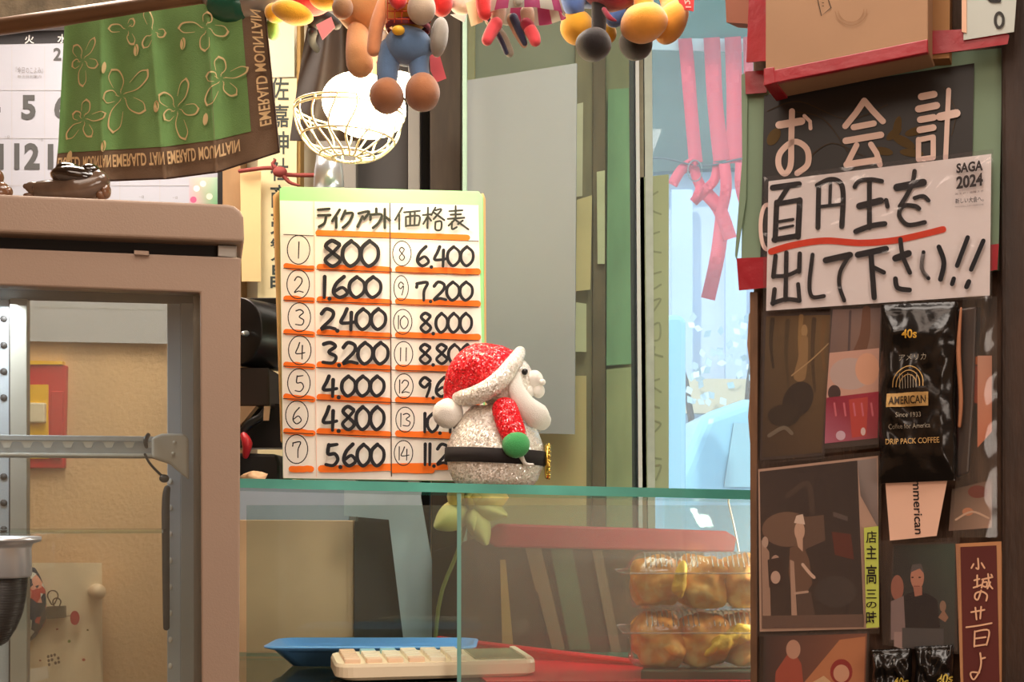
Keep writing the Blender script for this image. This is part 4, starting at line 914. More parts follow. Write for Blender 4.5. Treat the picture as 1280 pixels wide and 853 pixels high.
# black device left of the price list
dv = thing('black_machine', 'black machine with a drum, between the fridge and the price list', 'machine', (P(322, 0, 1.74).x, 1.74, TOPZ(P(322, 0, 1.74).x)))
zd = TOPZ(-.33)+.0005
g = G(); c1 = P(318, 417, 1.74); g.sweep([c1+Vector((-.02, -.02, 0)), c1+Vector((.03, .06, 0))], .046, seg=40, caps=False, smooth=0); g.box(P(330, 417, 1.79), (.05, .05, .092)); g.build('drum', M_black, dv, bevel=.002)
g = G(); g.sweep([P(308, 417, 1.70), P(304, 417, 1.69)], [.004, .003], seg=10); g.build('knob', M_chrome, dv)
g = G(); g.slab(Plane(0, 1.72, 1280, 1.72), [(285, 459), (336, 460), (337, 508), (285, 508)], .1); g.build('housing', mat('brown_black', (50, 38, 32), .35), dv, bevel=.002)
g = G(); g.slab(Plane(0, 1.76, 1280, 1.76), [(290, 505), (352, 505), (352, 560), (290, 560)], .05); g.build('body', M_black, dv)
g = G(); g.slab(Plane(0, 1.70, 1280, 1.70), [(286, 566), (346, 568), (350, 580), (350, 602.5), (286, 602)], .1); g.build('base', M_black, dv, bevel=.004)
g = G(); g.sweep([P(300, 545, 1.70), P(312, 530, 1.70), P(326, 522, 1.70), P(332, 512, 1.70)], [.005, .006, .006, .004], seg=10); g.build('lever', M_black, dv)
g = G(); g.sweep([P(305, 545, 1.69), P(309, 555, 1.685), P(307, 570, 1.69)], [.005, .007, .004], seg=10); g.build('red_lever', M_rp, dv)
g = G(); g.slab(Plane(0, 1.69, 1280, 1.69), [(330, 508), (338, 508), (336, 526), (329, 526)], .001); g.build('label_tag', mat('tag_beige', (216, 186, 150), .6), dv)
g = G(); g.slab(Plane(0, 1.70, 1280, 1.70), [(298, 508), (320, 508), (302, 530), (292, 532)], .02); g.build('panel', mat('tan_plate', (180, 146, 112), .5), dv)
g = G(); g.ball(P(318, 600, 1.62), (.018, .012, .008), lump=.8, freq=90, seg=14, rings=8); 
for v in g.v: v.z = max(v.z, TOPZ(v.x)+.0005)
tag(g.build('crumpled_paper', mat('tissue_peach', (232, 190, 150), .8)), 'crumpled peach paper scrap left of the price list base', 'paper')

# ================= POLE, CLOTH
PLY = lambda px: 1/((1/1.62)+(1/1.49-1/1.62)*px/290)
def pp(px, py): return P(px, py, PLY(px))
pole = thing('hanging_pole', 'brown metal pole across the top left with a green joint', 'pole', pp(140, 30))
g = G(); g.sweep([pp(-60, 42), pp(290, -8)], .0105, seg=24, smooth=0); g.sweep([pp(300, -9), pp(420, -26)], .0098, seg=24, smooth=0); g.build('tube', mat('brown_pipe', (112, 84, 62), .35, .35, noise_amt=.15, scale=10), pole)
g = G(); g.sweep([pp(264, -2), pp(275, 6), pp(300, 10), pp(322, 6), pp(338, -4)], [.012, .017, .019, .020, .016], seg=24); g.build('clamp', mat('dark_chrome', (168, 164, 158), .3, .7), pole)
g = G(); g.sweep([pp(280, 8), pp(292, 11), pp(304, 11)], [.0205, .021, .0215], seg=24); g.build('green_wrap', mat('green_wrap', (30, 84, 66), .25), pole)
g = G(); g.sweep([pp(270, 14), pp(273, 20), pp(276, 24)], [.008, .010, .004], seg=12, flat=(.5, 1)); g.build('wrap_tail', mat('teal_wrap', (44, 136, 118), .4), pole)
# bandana
ba = thing('green_bandana', 'green bandana with brown lettered border hanging from the pole', 'cloth', P(210, 215, 1.55))
def lerp(a, b, t): return a+(b-a)*t
TOPE = [(78, 33), (130, 24), (190, 14), (260, 4), (331, 14)]; BOTE = [(68, 229), (135, 226), (210, 223), (272, 215), (349, 190)]
def ev(E, u):
    k_ = u*(len(E)-1); i = min(int(k_), len(E)-2); t = k_-i
    return (lerp(E[i][0], E[i+1][0], t), lerp(E[i][1], E[i+1][1], t))
def cloth_pt(u, v, off=0):
    a = ev(TOPE, u); b = ev(BOTE, u); x = lerp(a[0], b[0], v); y = lerp(a[1], b[1], v)
    if u < .03: x += 8*(1-u/.03)*min(1, (1-v)*4)*.3
    dpt = PLY(x)-.012-.018*v+.012*(abs(math.sin(u*12.2+.35))**.6*1.6-.9+.5*math.sin(u*25+1))*min(1, v*2+.3)-off
    return P(x, y, dpt)
g = G(); g.grid(lambda u, v: cloth_pt(u, v), 90, 30, .001, 0)
o = g.build('cloth', mat('border_brown', (116, 94, 74), .9, noise_amt=.08, scale=40, bump=.2, bscale=600), ba)
g = G(); g.grid(lambda u, v: cloth_pt(u*.895, v*.81+.0, .0012), 84, 26, .0004); g.build('green_field', mat('green_cloth', (112, 152, 90), .9, noise_amt=.12, scale=30, bump=.25, bscale=600), ba)
# print on the cloth: u,v space scaled to 0..270, 0..200
class CP(Print):
    pass
cp = CP(None, .0018, .00002, fn=lambda x, y, o: cloth_pt(min(max((x-70)/272, 0), 1), min(max((y-24)/194, 0), 1), o))
TC = (212, 186, 138)
def flower(cx, cy, s_, r0, n=5):
    for i in range(n):
        a = r0+i*2*math.pi/n; dx, dy = math.cos(a), math.sin(a); nx, ny = -dy, dx
        L_ = s_*(1+.35*math.sin(i*2.1))
        w_ = s_*(.24+.05*math.sin(i*3))
        cp.stroke([(cx+dx*5, cy+dy*5), (cx+dx*L_*.45+nx*w_, cy+dy*L_*.45+ny*w_), (cx+dx*L_*.85+nx*w_*.9, cy+dy*L_*.85+ny*w_*.9), (cx+dx*L_, cy+dy*L_)], .5, TC, w1=2.6)
        cp.stroke([(cx+dx*L_, cy+dy*L_), (cx+dx*L_*.8-nx*w_*.8, cy+dy*L_*.8-ny*w_*.8), (cx+dx*L_*.4-nx*w_*.7, cy+dy*L_*.4-ny*w_*.7)], 1.6, TC, w1=.4)
        cp.stroke([(cx+dx*3, cy+dy*3), (cx+dx*8+nx*2, cy+dy*8+ny*2)], .5, TC)
for f_ in ((104, 70, 24, .3), (158, 118, 34, .6), (106, 142, 24, 1.1), (226, 140, 28, .1), (270, 52, 26, 1.7, 4), (284, 112, 26, .9), (205, 48, 22, 2.3, 3), (170, 40, 20, 1.2, 3)): flower(*f_)
def bean(x, y):
    cp.ell(x, y, 3.3, 7, TC, .2); cp.stroke([(x-.5, y-6), (x+1, y), (x-.5, y+6)], .9, (92, 150, 64))
for b__ in ((88, 186), (133, 176), (136, 82), (180, 66), (240, 66), (200, 134), (262, 156)): bean(*b__)
# lettering reads upside down along the hem and along the right edge
HC = (214, 184, 138)
hem = 'EMERALD MOUNTAIN EMERALD MOUNTAIN EMERALD'
def hemq(x0, x1, y0, y1): return [(x0, y1), (x1, y1), (x1, y0), (x0, y0)]
for t_, x0, x1 in (('ERALD', 72, 102), ('MOUNTAIN', 106, 142), ('EMERALD', 144, 183), ('TAIN', 186, 204), ('EMERALD', 208, 246), ('MOUNTAIN', 250, 300)): cp.text(t_, hemq(x0, x1, 187, 202), HC, .02)
cp.text('EMERALD', [(337, 178), (337, 112), (324, 112), (324, 178)], HC, .015); cp.text('MOUNTAIN', [(337, 106), (337, 24), (324, 24), (324, 106)], HC, .015)
cp.build('print', ba)
def hempts(v, u0=0, u1=1): return [cloth_pt(u0+(u1-u0)*i/40, v, .001) for i in range(41)]
g = G(); g.sweep(hempts(1), .0011, seg=6, smooth=0); g.sweep([cloth_pt(1, i/12, .001) for i in range(13)], .0011, seg=6, smooth=0); g.build('hem_stitch', mat('dark_hem', (52, 34, 26), .8), ba)

# ================= BULB WITH WIRE GUARD
LY = 1.56
lb = thing('caged_lamp', 'glowing bulb in a pale wire guard above the price list', 'lamp', P(430, 205, LY))
bc0 = P(455, 132, LY)
em = mat('bulb_glow', (255, 236, 190), .3, emit=16)
g = G(); g.ball(bc0, (.052, .045, .038), rot=.25, seg=32, rings=20); g.ball(P(494, 106, LY), (.03, .03, .014), seg=24, rings=12); g.build('bulb', em, lb)  # bulb widened and given a side lobe to shape its blown-out glow
g = G(); g.sweep([P(462, 98, LY+.0), P(468, 70, LY+.01), P(472, 52, LY+.01)], [.022, .022, .016], seg=20); g.build('socket', mat('socket_brown', (110, 80, 50), .5), lb)
M_wire = mat('guard_wire', (236, 226, 190), .35, .3)
tipc = P(434, 198, LY); rimc = P(437, 138, LY); axv = (tipc-rimc).normalized(); e1 = (P(503, 112, LY)-P(371, 163, LY)).normalized(); e1 = (e1-axv*e1.dot(axv)).normalized(); e2 = axv.cross(e1)
Rr = .067; D = (tipc-rimc).length
def cage(a, t):   # t 0 rim .. 1 tip
    r = Rr*math.cos(t*math.pi/2*.86); return rimc+(e1*math.cos(a)+e2*math.sin(a))*r+axv*D*math.sin(t*math.pi/2)
for i in range(18):
    a = 2*math.pi*i/18; g = G(); g.sweep([cage(a+.1*math.sin(j*.9+i), j/8) for j in range(9)], .0014, seg=6, smooth=2, caps=False); g.build('guard_wire', M_wire, lb)
for t, n_ in ((0, 'guard_ring'), (.06, 'guard_ring'), (.42, 'guard_ring'), (.78, 'guard_ring'), (.97, 'guard_ring')):
    g = G(); g.sweep([cage(2*math.pi*j/32, t) for j in range(33)], .0014, seg=6, smooth=0, caps=False); g.build(n_, M_wire, lb)
pl0 = light('bulb_light', 'POINT', P(455, 132, LY-.055), 1.6, (1, .80, .52), .03)
light('bulb_light_up', 'POINT', P(455, 78, LY-.03), .5, (1, .80, .52), .02)

# ================= HANGING TOYS
rail = G(); rail.sweep([P(250, -60, 1.42), P(930, -60, 1.38)], .007, seg=14, smooth=0)
tag(rail.build('toy_rail', M_steel), 'steel rail above the frame from which the plush toys hang', 'rail')
def plushmat(n, c, **k_): return mat('plush_'+n, c, .95, noise_amt=.12, scale=60, bump=.25, bscale=900, sheen=.5, **k_)
def q(px, py, Y): return P(px, py, Y)
def limb(name, t, pts, rads, m, flat=(1, 1)):
    Y = [p[2] for p in pts]; return G().sweep([P(*p) for p in pts], [r*p[2]/F for r, p in zip(rads, pts)], seg=22, flat=flat).build(name, m, t)
def blob(name, t, px, py, Y, rx, rz, m, rot=0, ry=None, lump=.06):
    s_ = Y/F; return G().ball(P(px, py, Y), (rx*s_, (ry or (rx+rz)/2)*s_, rz*s_), rot=rot, seg=28, rings=18, lump=lump, freq=60).build(name, m, t)
def hang(t, px, Y):  # cord up to the rail
    G().sweep([P(px, -10, Y), P(px, -62, 1.40)], .0012, seg=6, smooth=0).build('hanging_cord', M_darkgrey, t)
Yt = 1.38
t = thing('plush_toy', 'red plush toy with yellow feet, beside the green pole joint', 'plush toy', P(355, 32, Yt+.04), 'plush toys hanging along the top')
blob('body', t, 385, -6, Yt+.05, 34, 24, plushmat('red', (226, 62, 66))); blob('foot', t, 366, 16, Yt+.03, 27, 13, plushmat('yellow', (250, 186, 40)), rot=.25); blob('foot', t, 408, -2, Yt+.03, 22, 14, plushmat('yellow', (250, 186, 40)))
blob('hand', t, 341, 36, Yt+.09, 9, 14, plushmat('leaf', (130, 180, 90))); blob('arm', t, 345, 16, Yt+.07, 14, 12, plushmat('yellow', (0, 0, 0))); hang(t, 385, Yt+.05)
t = thing('plush_toy', 'brown plush bear seen from below, left of the jeans toy', 'plush toy', P(450, 98, Yt), 'plush toys hanging along the top')
M_br = plushmat('brown', (206, 150, 96)); blob('body', t, 455, 5, Yt+.02, 36, 38, M_br); blob('ear', t, 428, 10, Yt-.01, 13, 14, plushmat('darkbrown', (150, 110, 74)), rot=.3); limb('leg', t, [(447, 40, Yt+.01), (448, 65, Yt), (450, 80, Yt)], [13, 16, 17], M_br)
limb('arm', t, [(424, -5, Yt+.02), (436, -2, Yt), (448, 4, Yt)], [10, 9, 8], M_br); blob('leg', t, 490, 20, Yt+.04, 22, 18, M_br); hang(t, 455, Yt+.02)
tagm = mat('pink_tag', (240, 140, 140), .7)
G().slab(Plane(0, Yt-.02, 1280, Yt-.02), [(395, 31), (414, 21), (419, 34), (403, 50)], .0008).build('tag', tagm, t)
t = thing('plush_toy', 'plush toy in blue jeans and checked shirt with brown boots', 'plush toy', P(508, 140, Yt-.04), 'plush toys hanging along the top'); Y_ = Yt-.04
M_j = plushmat('denim', (92, 122, 160)); M_boot = plushmat('boot', (172, 110, 70)); M_sh = plushmat('shirt', (240, 168, 60))
blob('hips', t, 510, 58, Y_, 31, 24, M_j); limb('trouser_leg', t, [(489, 62, Y_), (485, 82, Y_), (484, 98, Y_)], [15, 14, 13], M_j); limb('trouser_leg', t, [(523, 62, Y_), (523, 80, Y_), (525, 96, Y_)], [15, 13, 12], M_j)
blob('boot', t, 483, 120, Y_-.006, 21.5, 21, M_boot, ry=28, rot=-.3); blob('boot', t, 528, 116, Y_-.006, 22, 23, M_boot, ry=28, rot=.1)
sh_ = blob('shirt', t, 510, 10, Y_, 30, 30, M_sh)
g = G()
for x in range(484, 540, 9): g.sweep([P(x, -12, Y_-.027), P(x+.5, 10, Y_-.0285), P(x, 28, Y_-.024)], .0006, seg=6)
for y in (-6, 4, 14, 24): g.sweep([P(484, y, Y_-.02), P(510, y, Y_-.029), P(536, y, Y_-.02)], .0006, seg=6)
g.build('check_line', mat('check_red', (196, 70, 40), .9), sh_)
g = G(); g.lathe(P(510, 36, Y_)-Vector((0, 0, .003)), [(26*Y_/F, 0), (28*Y_/F, .001), (28*Y_/F, .006), (26*Y_/F, .007)], 32); g.build('belt', mat('dark_red_belt', (116, 44, 56), .7), t)
blob('buckle', t, 498, 38, Y_-.025, 8, 6, mat('buckle_yellow', (240, 186, 50), .5), lump=0)
limb('arm', t, [(480, 5, Y_), (471, 32, Y_-.004), (467, 62, Y_-.004)], [9, 9, 8.5], plushmat('sleeve', (228, 150, 100))); blob('hand', t, 527, 10, Y_-.03, 18, 20, plushmat('beige', (206, 184, 160)), rot=.2); blob('hand', t, 549, 46, Y_-.01, 11, 25, plushmat('greyhand', (160, 152, 140)), rot=.15)
limb('neckerchief', t, [(490, -8, Y_-.03), (498, 4, Y_-.032), (504, -6, Y_-.03)], [7, 9, 6], plushmat('scarlet', (220, 40, 40))); hang(t, 510, Y_)
G().slab(Plane(0, Y_+.02, 1280, Y_+.02), [(537, 68), (550, 70), (558, 98), (545, 103), (538, 88)], .0008).build('tag', mat('red_pink_tag', (206, 84, 92), .7), t)
G().slab(Plane(0, Y_+.03, 1280, Y_+.03), [(488, 98), (470, 78), (476, 70)], .0008).build('tag', mat('red_pink_tag', (206, 84, 92)), t)
t = thing('plush_toy', 'small red and white plush with paper tags right of the jeans toy', 'plush toy', P(570, 30, Yt+.03), 'plush toys hanging along the top')
blob('body', t, 552, 2, Yt+.02, 14, 18, plushmat('scarlet', (0, 0, 0))); blob('paw', t, 577, 4, Yt+.03, 15, 14, plushmat('white', (232, 222, 206))); hang(t, 560, Yt+.03)
G().slab(Plane(0, Yt, 1280, Yt), [(582, 4), (596, -2), (604, 27), (589, 33)], .0008).build('tag', mat('cream_tag', (244, 222, 170), .7), t)
G().slab(Plane(0, Yt+.05, 1280, Yt+.05), [(563, 18), (584, 16), (580, 28), (566, 20)], .0008).build('tag', mat('white_tag', (222, 232, 236), .7), t)
t = thing('plush_doll', 'plush doll in a pink and white striped skirt with red shoes', 'plush toy', P(650, 55, Yt), 'plush toys hanging along the top')
g = G(); n = 48; r0, r1 = 36*Yt/F, 52*Yt/F; c_ = P(655, 0, Yt)
zt_, zb_ = P(0, -30, Yt).z, P(0, 21, Yt).z
vs = []
for z, r in ((zt_, r0), (zb_, r1), (zb_, r1*.97), (zt_, r0*.97)):
    for k_ in range(n): a = 2*math.pi*k_/n; rr2 = r*(1+.03*math.sin(a*8)); vs.append(Vector((c_.x+math.cos(a)*rr2, c_.y+math.sin(a)*rr2*.6, z)))
for i in range(3):
    for k_ in range(n):
        g.f.append([i*n+k_, i*n+(k_+1) % n, (i+1)*n+(k_+1) % n, (i+1)*n+k_]); g.mi.append((k_//3) % 2); g.sm.append(True)
g.v = vs; g.build('skirt', [mat('skirt_pink', (214, 92, 150), .8), mat('skirt_white', (236, 236, 226), .8)], t)
limb('arm', t, [(604, -12, Yt-.01), (604, 4, Yt-.01), (606, 16, Yt-.01)], [9, 9.5, 9], plushmat('scarlet', (0, 0, 0)))
M_nv = plushmat('navy', (50, 54, 84)); M_lr = plushmat('rose', (236, 76, 84)); M_gy = plushmat('palegrey', (172, 164, 150)); M_sk = plushmat('skin', (236, 206, 176)); M_dp = plushmat('deeprose', (176, 36, 66))
limb('leg', t, [(624, 14, Yt), (622, 24, Yt)], [9, 9], M_sk); limb('shoe', t, [(620, 30, Yt-.004), (614, 40, Yt-.006), (609, 50, Yt-.008)], [8.5, 8, 7], M_lr)
limb('stocking', t, [(612, 26, Yt+.018), (628, 46, Yt+.018), (637, 66, Yt+.018)], [6, 6, 5.5], M_gy); limb('stocking_stripe', t, [(612, 24, Yt+.012), (626, 50, Yt+.012), (633, 66, Yt+.012)], [3.4, 3.4, 3], M_nv)
limb('stocking', t, [(640, 24, Yt+.008), (648, 42, Yt+.008), (655, 56, Yt+.008)], [7, 6, 4], M_sk); limb('stocking_stripe', t, [(642, 22, Yt+.002), (650, 40, Yt), (656, 54, Yt+.002)], [5.5, 5, 3.4], M_nv)
limb('leg', t, [(659, 16, Yt), (660, 24, Yt)], [9, 8.5], M_sk); limb('shoe', t, [(658, 30, Yt-.003), (661, 34, Yt-.003)], [8, 8.2], M_dp); limb('shoe', t, [(663, 38, Yt-.004), (667, 45, Yt-.005), (669, 51, Yt-.006)], [8.2, 8, 7.2], M_lr)
hang(t, 640, Yt)
limb('hand', t, [(648, -14, Yt-.03), (647, 2, Yt-.032)], [6, 6], M_gy)
t = thing('plush_toy', 'plush toy in blue with big yellow shoes, above the grey board', 'plush toy', P(720, 56, Yt+.04), 'plush toys hanging along the top'); Y2 = Yt+.04
blob('shoe', t, 721, 34, Y2, 21, 21, plushmat('yellowshoe', (246, 180, 44))); blob('shoe', t, 760, 42, Y2+.03, 11, 12, plushmat('yellowshoe', (0, 0, 0)))
M_bl = plushmat('blue', (104, 140, 210)); limb('trouser_leg', t, [(716, -6, Y2-.01), (718, 8, Y2-.01), (722, 18, Y2-.008)], [18, 14, 9], M_bl); limb('trouser_leg', t, [(782, -10, Y2), (775, 8, Y2), (768, 22, Y2)], [16, 14, 12], M_bl); blob('body', t, 745, -14, Y2, 44, 22, M_bl); hang(t, 745, Y2)
t = thing('plush_toy', 'plush toy with black boots and dark red coat beside the orange shoes', 'plush toy', P(745, 75, Yt-.03), 'plush toys hanging along the top'); Y3 = Yt-.03
M_bk = plushmat('black', (32, 24, 25)); M_cr = plushmat('crimson', (150, 36, 62))
limb('leg', t, [(749, -6, Y3), (749, 20, Y3), (748, 44, Y3)], [10, 9.5, 9], M_bk); blob('boot', t, 742, 56, Y3-.008, 22, 19.5, M_bk, ry=28); blob('boot', t, 795, 54, Y3+.03, 21, 20, M_bk, ry=26)
blob('coat', t, 765, -14, Y3, 36, 26, M_cr); limb('leg', t, [(790, 0, Y3+.03), (793, 30, Y3+.03), (794, 46, Y3+.03)], [9, 9, 10], M_bk); hang(t, 765, Y3)
limb('ribbon', t, [(755, 12, Y3-.015), (762, 22, Y3-.02), (770, 26, Y3-.02)], [3, 3.4, 1], M_cr)
t = thing('plush_toy', 'plush toy with two furry orange shoes, rightmost on the rail', 'plush toy', P(825, 55, Yt-.05), 'plush toys hanging along the top'); Y4 = Yt-.055
M_or = plushmat('orange', (255, 172, 62)); blob('shoe', t, 805, 29, Y4, 30, 23, M_or, rot=-.2, ry=32, lump=.06); blob('shoe', t, 839, 28, Y4+.02, 19, 28, M_or, rot=.5, ry=30, lump=.06)
limb('leg', t, [(802, -20, Y4+.01), (804, 0, Y4+.01), (806, 14, Y4+.01)], [11, 12, 14], M_or); limb('leg', t, [(830, -20, Y4+.03), (838, 0, Y4+.03), (842, 14, Y4+.02)], [12, 13, 15], M_or); hang(t, 815, Y4)
G().slab(Plane(0, Y4-.0, 1280, Y4-.0), [(845, -8), (868, -8), (867, 14), (852, 11)], .001).build('tag', mat('scarlet_tag', (222, 56, 58), .6), t)
pq = Print(Plane(0, Y4, 1280, Y4), .001); pq.text('12', [(864, 10), (862, 0), (855, 0), (857, 10)], (244, 200, 190), .02); pq.build('tag_print', t)
# dark translucent bag hanging behind lamp
db = thing('dark_bag', 'dark brown plastic bag hanging behind the lit bulb', 'bag', P(400, 150, 1.64))
def bagp(u, v):
    L0, R0 = lerp(388, 362, v**.8), lerp(432, 468, v); x = lerp(L0, R0, u); y = lerp(20, 176, v)
    return P(x, y, 1.66+.012*math.sin(u*9+v*3))
G().grid(bagp, 24, 16, .001).build('film', mat('bag_brown', (48, 33, 24), .6, noise_amt=.3, scale=20), db)
limb('strap', db, [(392, 30, 1.5), (404, 22, 1.5), (420, 30, 1.5)], [8, 9, 7], M_blackm)
limb('strap', db, [(391, 40, 1.5), (390, 52, 1.55), (396, 62, 1.6)], [6, 5, 4], M_blackm)

# ================= RIGHT POST WITH SIGNS
PP = Plane(960, 1.25, 1240, 1.163)
po = struct(G().slab(PP, [(937, -160), (1253, -160), (1253, 1000), (938, 1000)], .16, -.012).build('trim_30', M_wood, bevel=.003))
po2 = struct(G().slab(PP, [(1252, -170), (1420, -170), (1420, 1010), (1252, 1010)], .2, .006).build('trim_31', M_darkwood, bevel=.004))
tagp = G().slab(PP, [(933, 392), (938, 382), (944, 384), (942, 575), (936, 570), (932, 520), (936, 470), (931, 430)], .004, -.009).build('torn_paper', mat('torn_tan', (176, 138, 110), .8, noise_amt=.2)); tag(tagp, 'torn tan paper edge sticking out left of the wooden post', 'paper')
lat = G().slab(PP, [(937, 365), (947, 365), (946, 905), (938, 905)], .014, .0).build('post_lath', mat('lath_wood', (116, 82, 56), .7, noise_amt=.4, scale=20, stretch=(5, 5, 1)), bevel=.001); tag(lat, 'thin wooden lath along the left edge of the sign post', 'lath')
# green cash sign
cs = thing('cashier_sign', 'green bordered black sign with white Japanese characters on the post', 'sign', PP.at(1090, 362))
G().slab(PP, [(931, 90), (1253, 60), (1248, 338), (926, 362)], .004, .0).build('green_border', M_green, cs)
G().slab(PP, [(928, 95), (936, 92), (934, 250), (922, 326), (920, 320), (929, 200)], .001, .004).build('curled_edge', M_green, cs)
blk = G().slab(PP, [(956, 120), (1218, 80), (1213, 330), (951, 328)], .001, .0022).build('black_panel', mat('black_gloss', (26, 20, 18), .45, noise_amt=.2, scale=10), cs)
for poly in ([(922, 324), (966, 322), (966, 360), (925, 364)], [(1230, 308), (1249, 306), (1247, 338), (1228, 342)]):
    G().slab(PP, poly, .001, .004).build('tape', M_redtape, cs)
p_ = Print(PP, .0026); WC = (224, 196, 184)
OL = (84, 64, 28)
for x, y, rx, ry, r in ((1130, 178, 16, 6, .5), (1118, 168, 12, 5, -.7), (1145, 165, 14, 5, -.3), (1105, 190, 12, 5, .2), (1140, 192, 15, 5, .1), (1122, 160, 5, 14, .2), (968, 172, 12, 7, -1.0)): p_.ell(x, y, rx, ry, OL, r)
for st in ([(960, 140), (1000, 128), (1060, 150), (1110, 132)], [(1010, 200), (1040, 180), (1080, 196)], [(1180, 110), (1195, 140), (1190, 170)], [(990, 140), (1030, 150), (1060, 190)]): p_.stroke(st, 1.2, (66, 52, 36))
def z4(pts): return [(x/3.368+900, y/3.368) for x, y in pts]
for st, w_ in (([(252, 530), (346, 514)], 32), ([(306, 472), (303, 600), (300, 700), (275, 735), (250, 700), (258, 645), (315, 600), (368, 630), (372, 695), (328, 733)], 25), ([(358, 492), (382, 515), (384, 545)], 16),
   ([(530, 535), (575, 480), (610, 428)], 26), ([(610, 428), (645, 470), (688, 515)], 26), ([(565, 540), (650, 524)], 26), ([(532, 597), (680, 572)], 28), ([(578, 615), (540, 690)], 24), ([(536, 697), (670, 677)], 28), ([(638, 612), (662, 650), (676, 698)], 24),
   ([(850, 412), (903, 402)], 30), ([(838, 464), (914, 449)], 30), ([(845, 509), (902, 499)], 28), ([(843, 552), (900, 542)], 28), ([(838, 592), (838, 676)], 22), ([(838, 676), (900, 668)], 22), ([(900, 668), (900, 582)], 22), ([(838, 594), (900, 582)], 22), ([(965, 385), (952, 672)], 21), ([(928, 497), (998, 482)], 34)):
    p_.stroke(z4(st), w_/3.368, WC, len(st) > 3)
p_.ring(960, 285, 8, 28, 5, WC)
p_.build('lettering', cs)
# white pay-with-coin sign in its sleeve
ws = thing('coin_notice', 'white handwritten notice in a clear sleeve, red underline, below the black sign', 'sign', PP.at(1100, 392, .006))
G().slab(PP, [(963, 229), (1240, 195), (1238, 371), (960, 390)], .0008, .0075).build('sheet', M_paper, ws)
p_ = Print(PP, .008)
def z5(pts): return [(x/3.556+920, y/3.556+190) for x, y in pts]
p_.stroke(z5([(165, 450), (260, 422), (400, 402), (560, 412), (700, 402), (820, 378), (925, 352)]), 8.2, (222, 62, 26))
for st, w_ in (([(172, 168), (288, 152)], 27), ([(240, 165), (200, 228)], 22), ([(190, 232), (183, 400)], 24), ([(188, 240), (292, 222)], 22), ([(292, 222), (284, 385)], 26), ([(200, 318), (262, 308)], 14), ([(178, 398), (286, 380)], 24), ([(204, 348), (262, 336)], 12),
  ([(376, 160), (372, 345)], 22), ([(370, 158), (425, 132), (470, 145), (484, 200), (478, 340)], 23), ([(428, 140), (425, 240)], 15), ([(382, 252), (474, 242)], 15),
  ([(535, 165), (555, 140), (605, 132), (655, 140)], 20), ([(600, 140), (600, 345)], 22), ([(556, 250), (650, 226)], 30), ([(540, 362), (605, 338), (668, 328)], 24), ([(674, 224), (680, 252)], 20),
  ([(722, 168), (838, 146)], 34), ([(800, 96), (785, 165), (735, 252)], 20), ([(862, 226), (838, 206), (800, 215)], 18), ([(820, 262), (800, 250), (750, 250), (732, 290), (770, 333), (845, 322)], 20),
  ([(186, 470), (176, 562)], 20), ([(293, 460), (290, 540)], 20), ([(178, 560), (238, 556), (290, 532)], 18), ([(234, 456), (230, 665)], 20), ([(182, 618), (174, 682)], 20), ([(172, 680), (232, 662), (292, 668)], 20), ([(286, 595), (292, 668)], 18),
  ([(350, 465), (336, 590), (348, 650), (400, 648)], 18), ([(408, 490), (515, 466)], 28), ([(512, 470), (474, 535), (468, 600), (490, 668)], 18), ([(550, 466), (674, 440)], 28), ([(608, 462), (622, 655)], 24), ([(612, 518), (665, 544)], 20),
  ([(716, 482), (774, 460)], 30), ([(738, 398), (748, 470), (780, 545)], 20), ([(716, 572), (726, 612), (778, 622)], 22), ([(840, 455), (832, 525), (862, 570)], 18), ([(908, 432), (930, 500), (915, 575)], 22),
  ([(1035, 390), (988, 515)], 20), ([(974, 572), (966, 596)], 20), ([(1104, 405), (1050, 532)], 20), ([(1040, 585), (1030, 608)], 22)):
    p_.stroke(z5(st), w_/3.556, (26, 24, 28), len(st) > 2)
p_.text('SAGA', z5([(985, 65), (1102, 48), (1102, 95), (985, 108)]), (50, 42, 42), .035); p_.text('2024', z5([(985, 122), (1102, 104), (1102, 162), (985, 178)]), (50, 42, 42), .035)
p_.text('国スポ・全障スポ', z5([(980, 195), (1105, 180), (1105, 190), (980, 204)]), (90, 70, 70)); p_.text('新しい大会へ。', z5([(980, 220), (1105, 205), (1105, 232), (980, 242)]), (50, 42, 42), .01); p_.text('すべての人にスポーツのチカラを', z5([(980, 252), (1105, 240), (1105, 250), (980, 260)]), (90, 70, 70))
p_.build('lettering', ws)
G().slab(PP, [(958, 224), (1243, 190), (1241, 375), (957, 393)], .0004, .0103).build('sleeve', M_sleeve, ws)
# wooden box with red tape at the top
bx = thing('cardboard_box', 'kraft cardboard box edged in red tape, top of the post', 'box', PP.at(1070, 100, .04))
PF = Plane(960, 1.25, 1240, 1.163); PF.c -= .055
M_kr = mat('kraft', (168, 130, 98), .8, noise_amt=.12, scale=8)
g = G(); TL = [(957, -120), (1160, -120), (1160, 62), (957, 104)]
a = [PF.at(x, y) for x, y in TL]; b_ = [p+PF.n*.049 for p in a]; g.add(a+b_, [(0, 1, 2, 3), (7, 6, 5, 4)]+[(i, 4+i, 4+(i+1) % 4, (i+1) % 4) for i in range(4)]); g.build('box_body', M_kr, bx, bevel=.001)
g = G(); g.slab(PP, [(1158, -120), (1192, -120), (1190, 82), (1160, 84)], .02, .022); g.build('side_flap', mat('kraft_dark', (150, 106, 62), .8), bx)
G().slab(PF, [(957, 90), (1160, 49), (1160, 66), (958, 106)], .006, .001).build('tape', M_redtape, bx, bevel=.0008)
G().slab(PF, [(955, 86), (968, 84), (970, 104), (955, 108)], .05, .0015).build('tape', M_redtape, bx, bevel=.0008)
G().slab(PP, [(1156, 50), (1248, 46), (1264, 55), (1262, 66), (1235, 70), (1158, 80)], .001, .024).build('tape', M_redtape, bx)
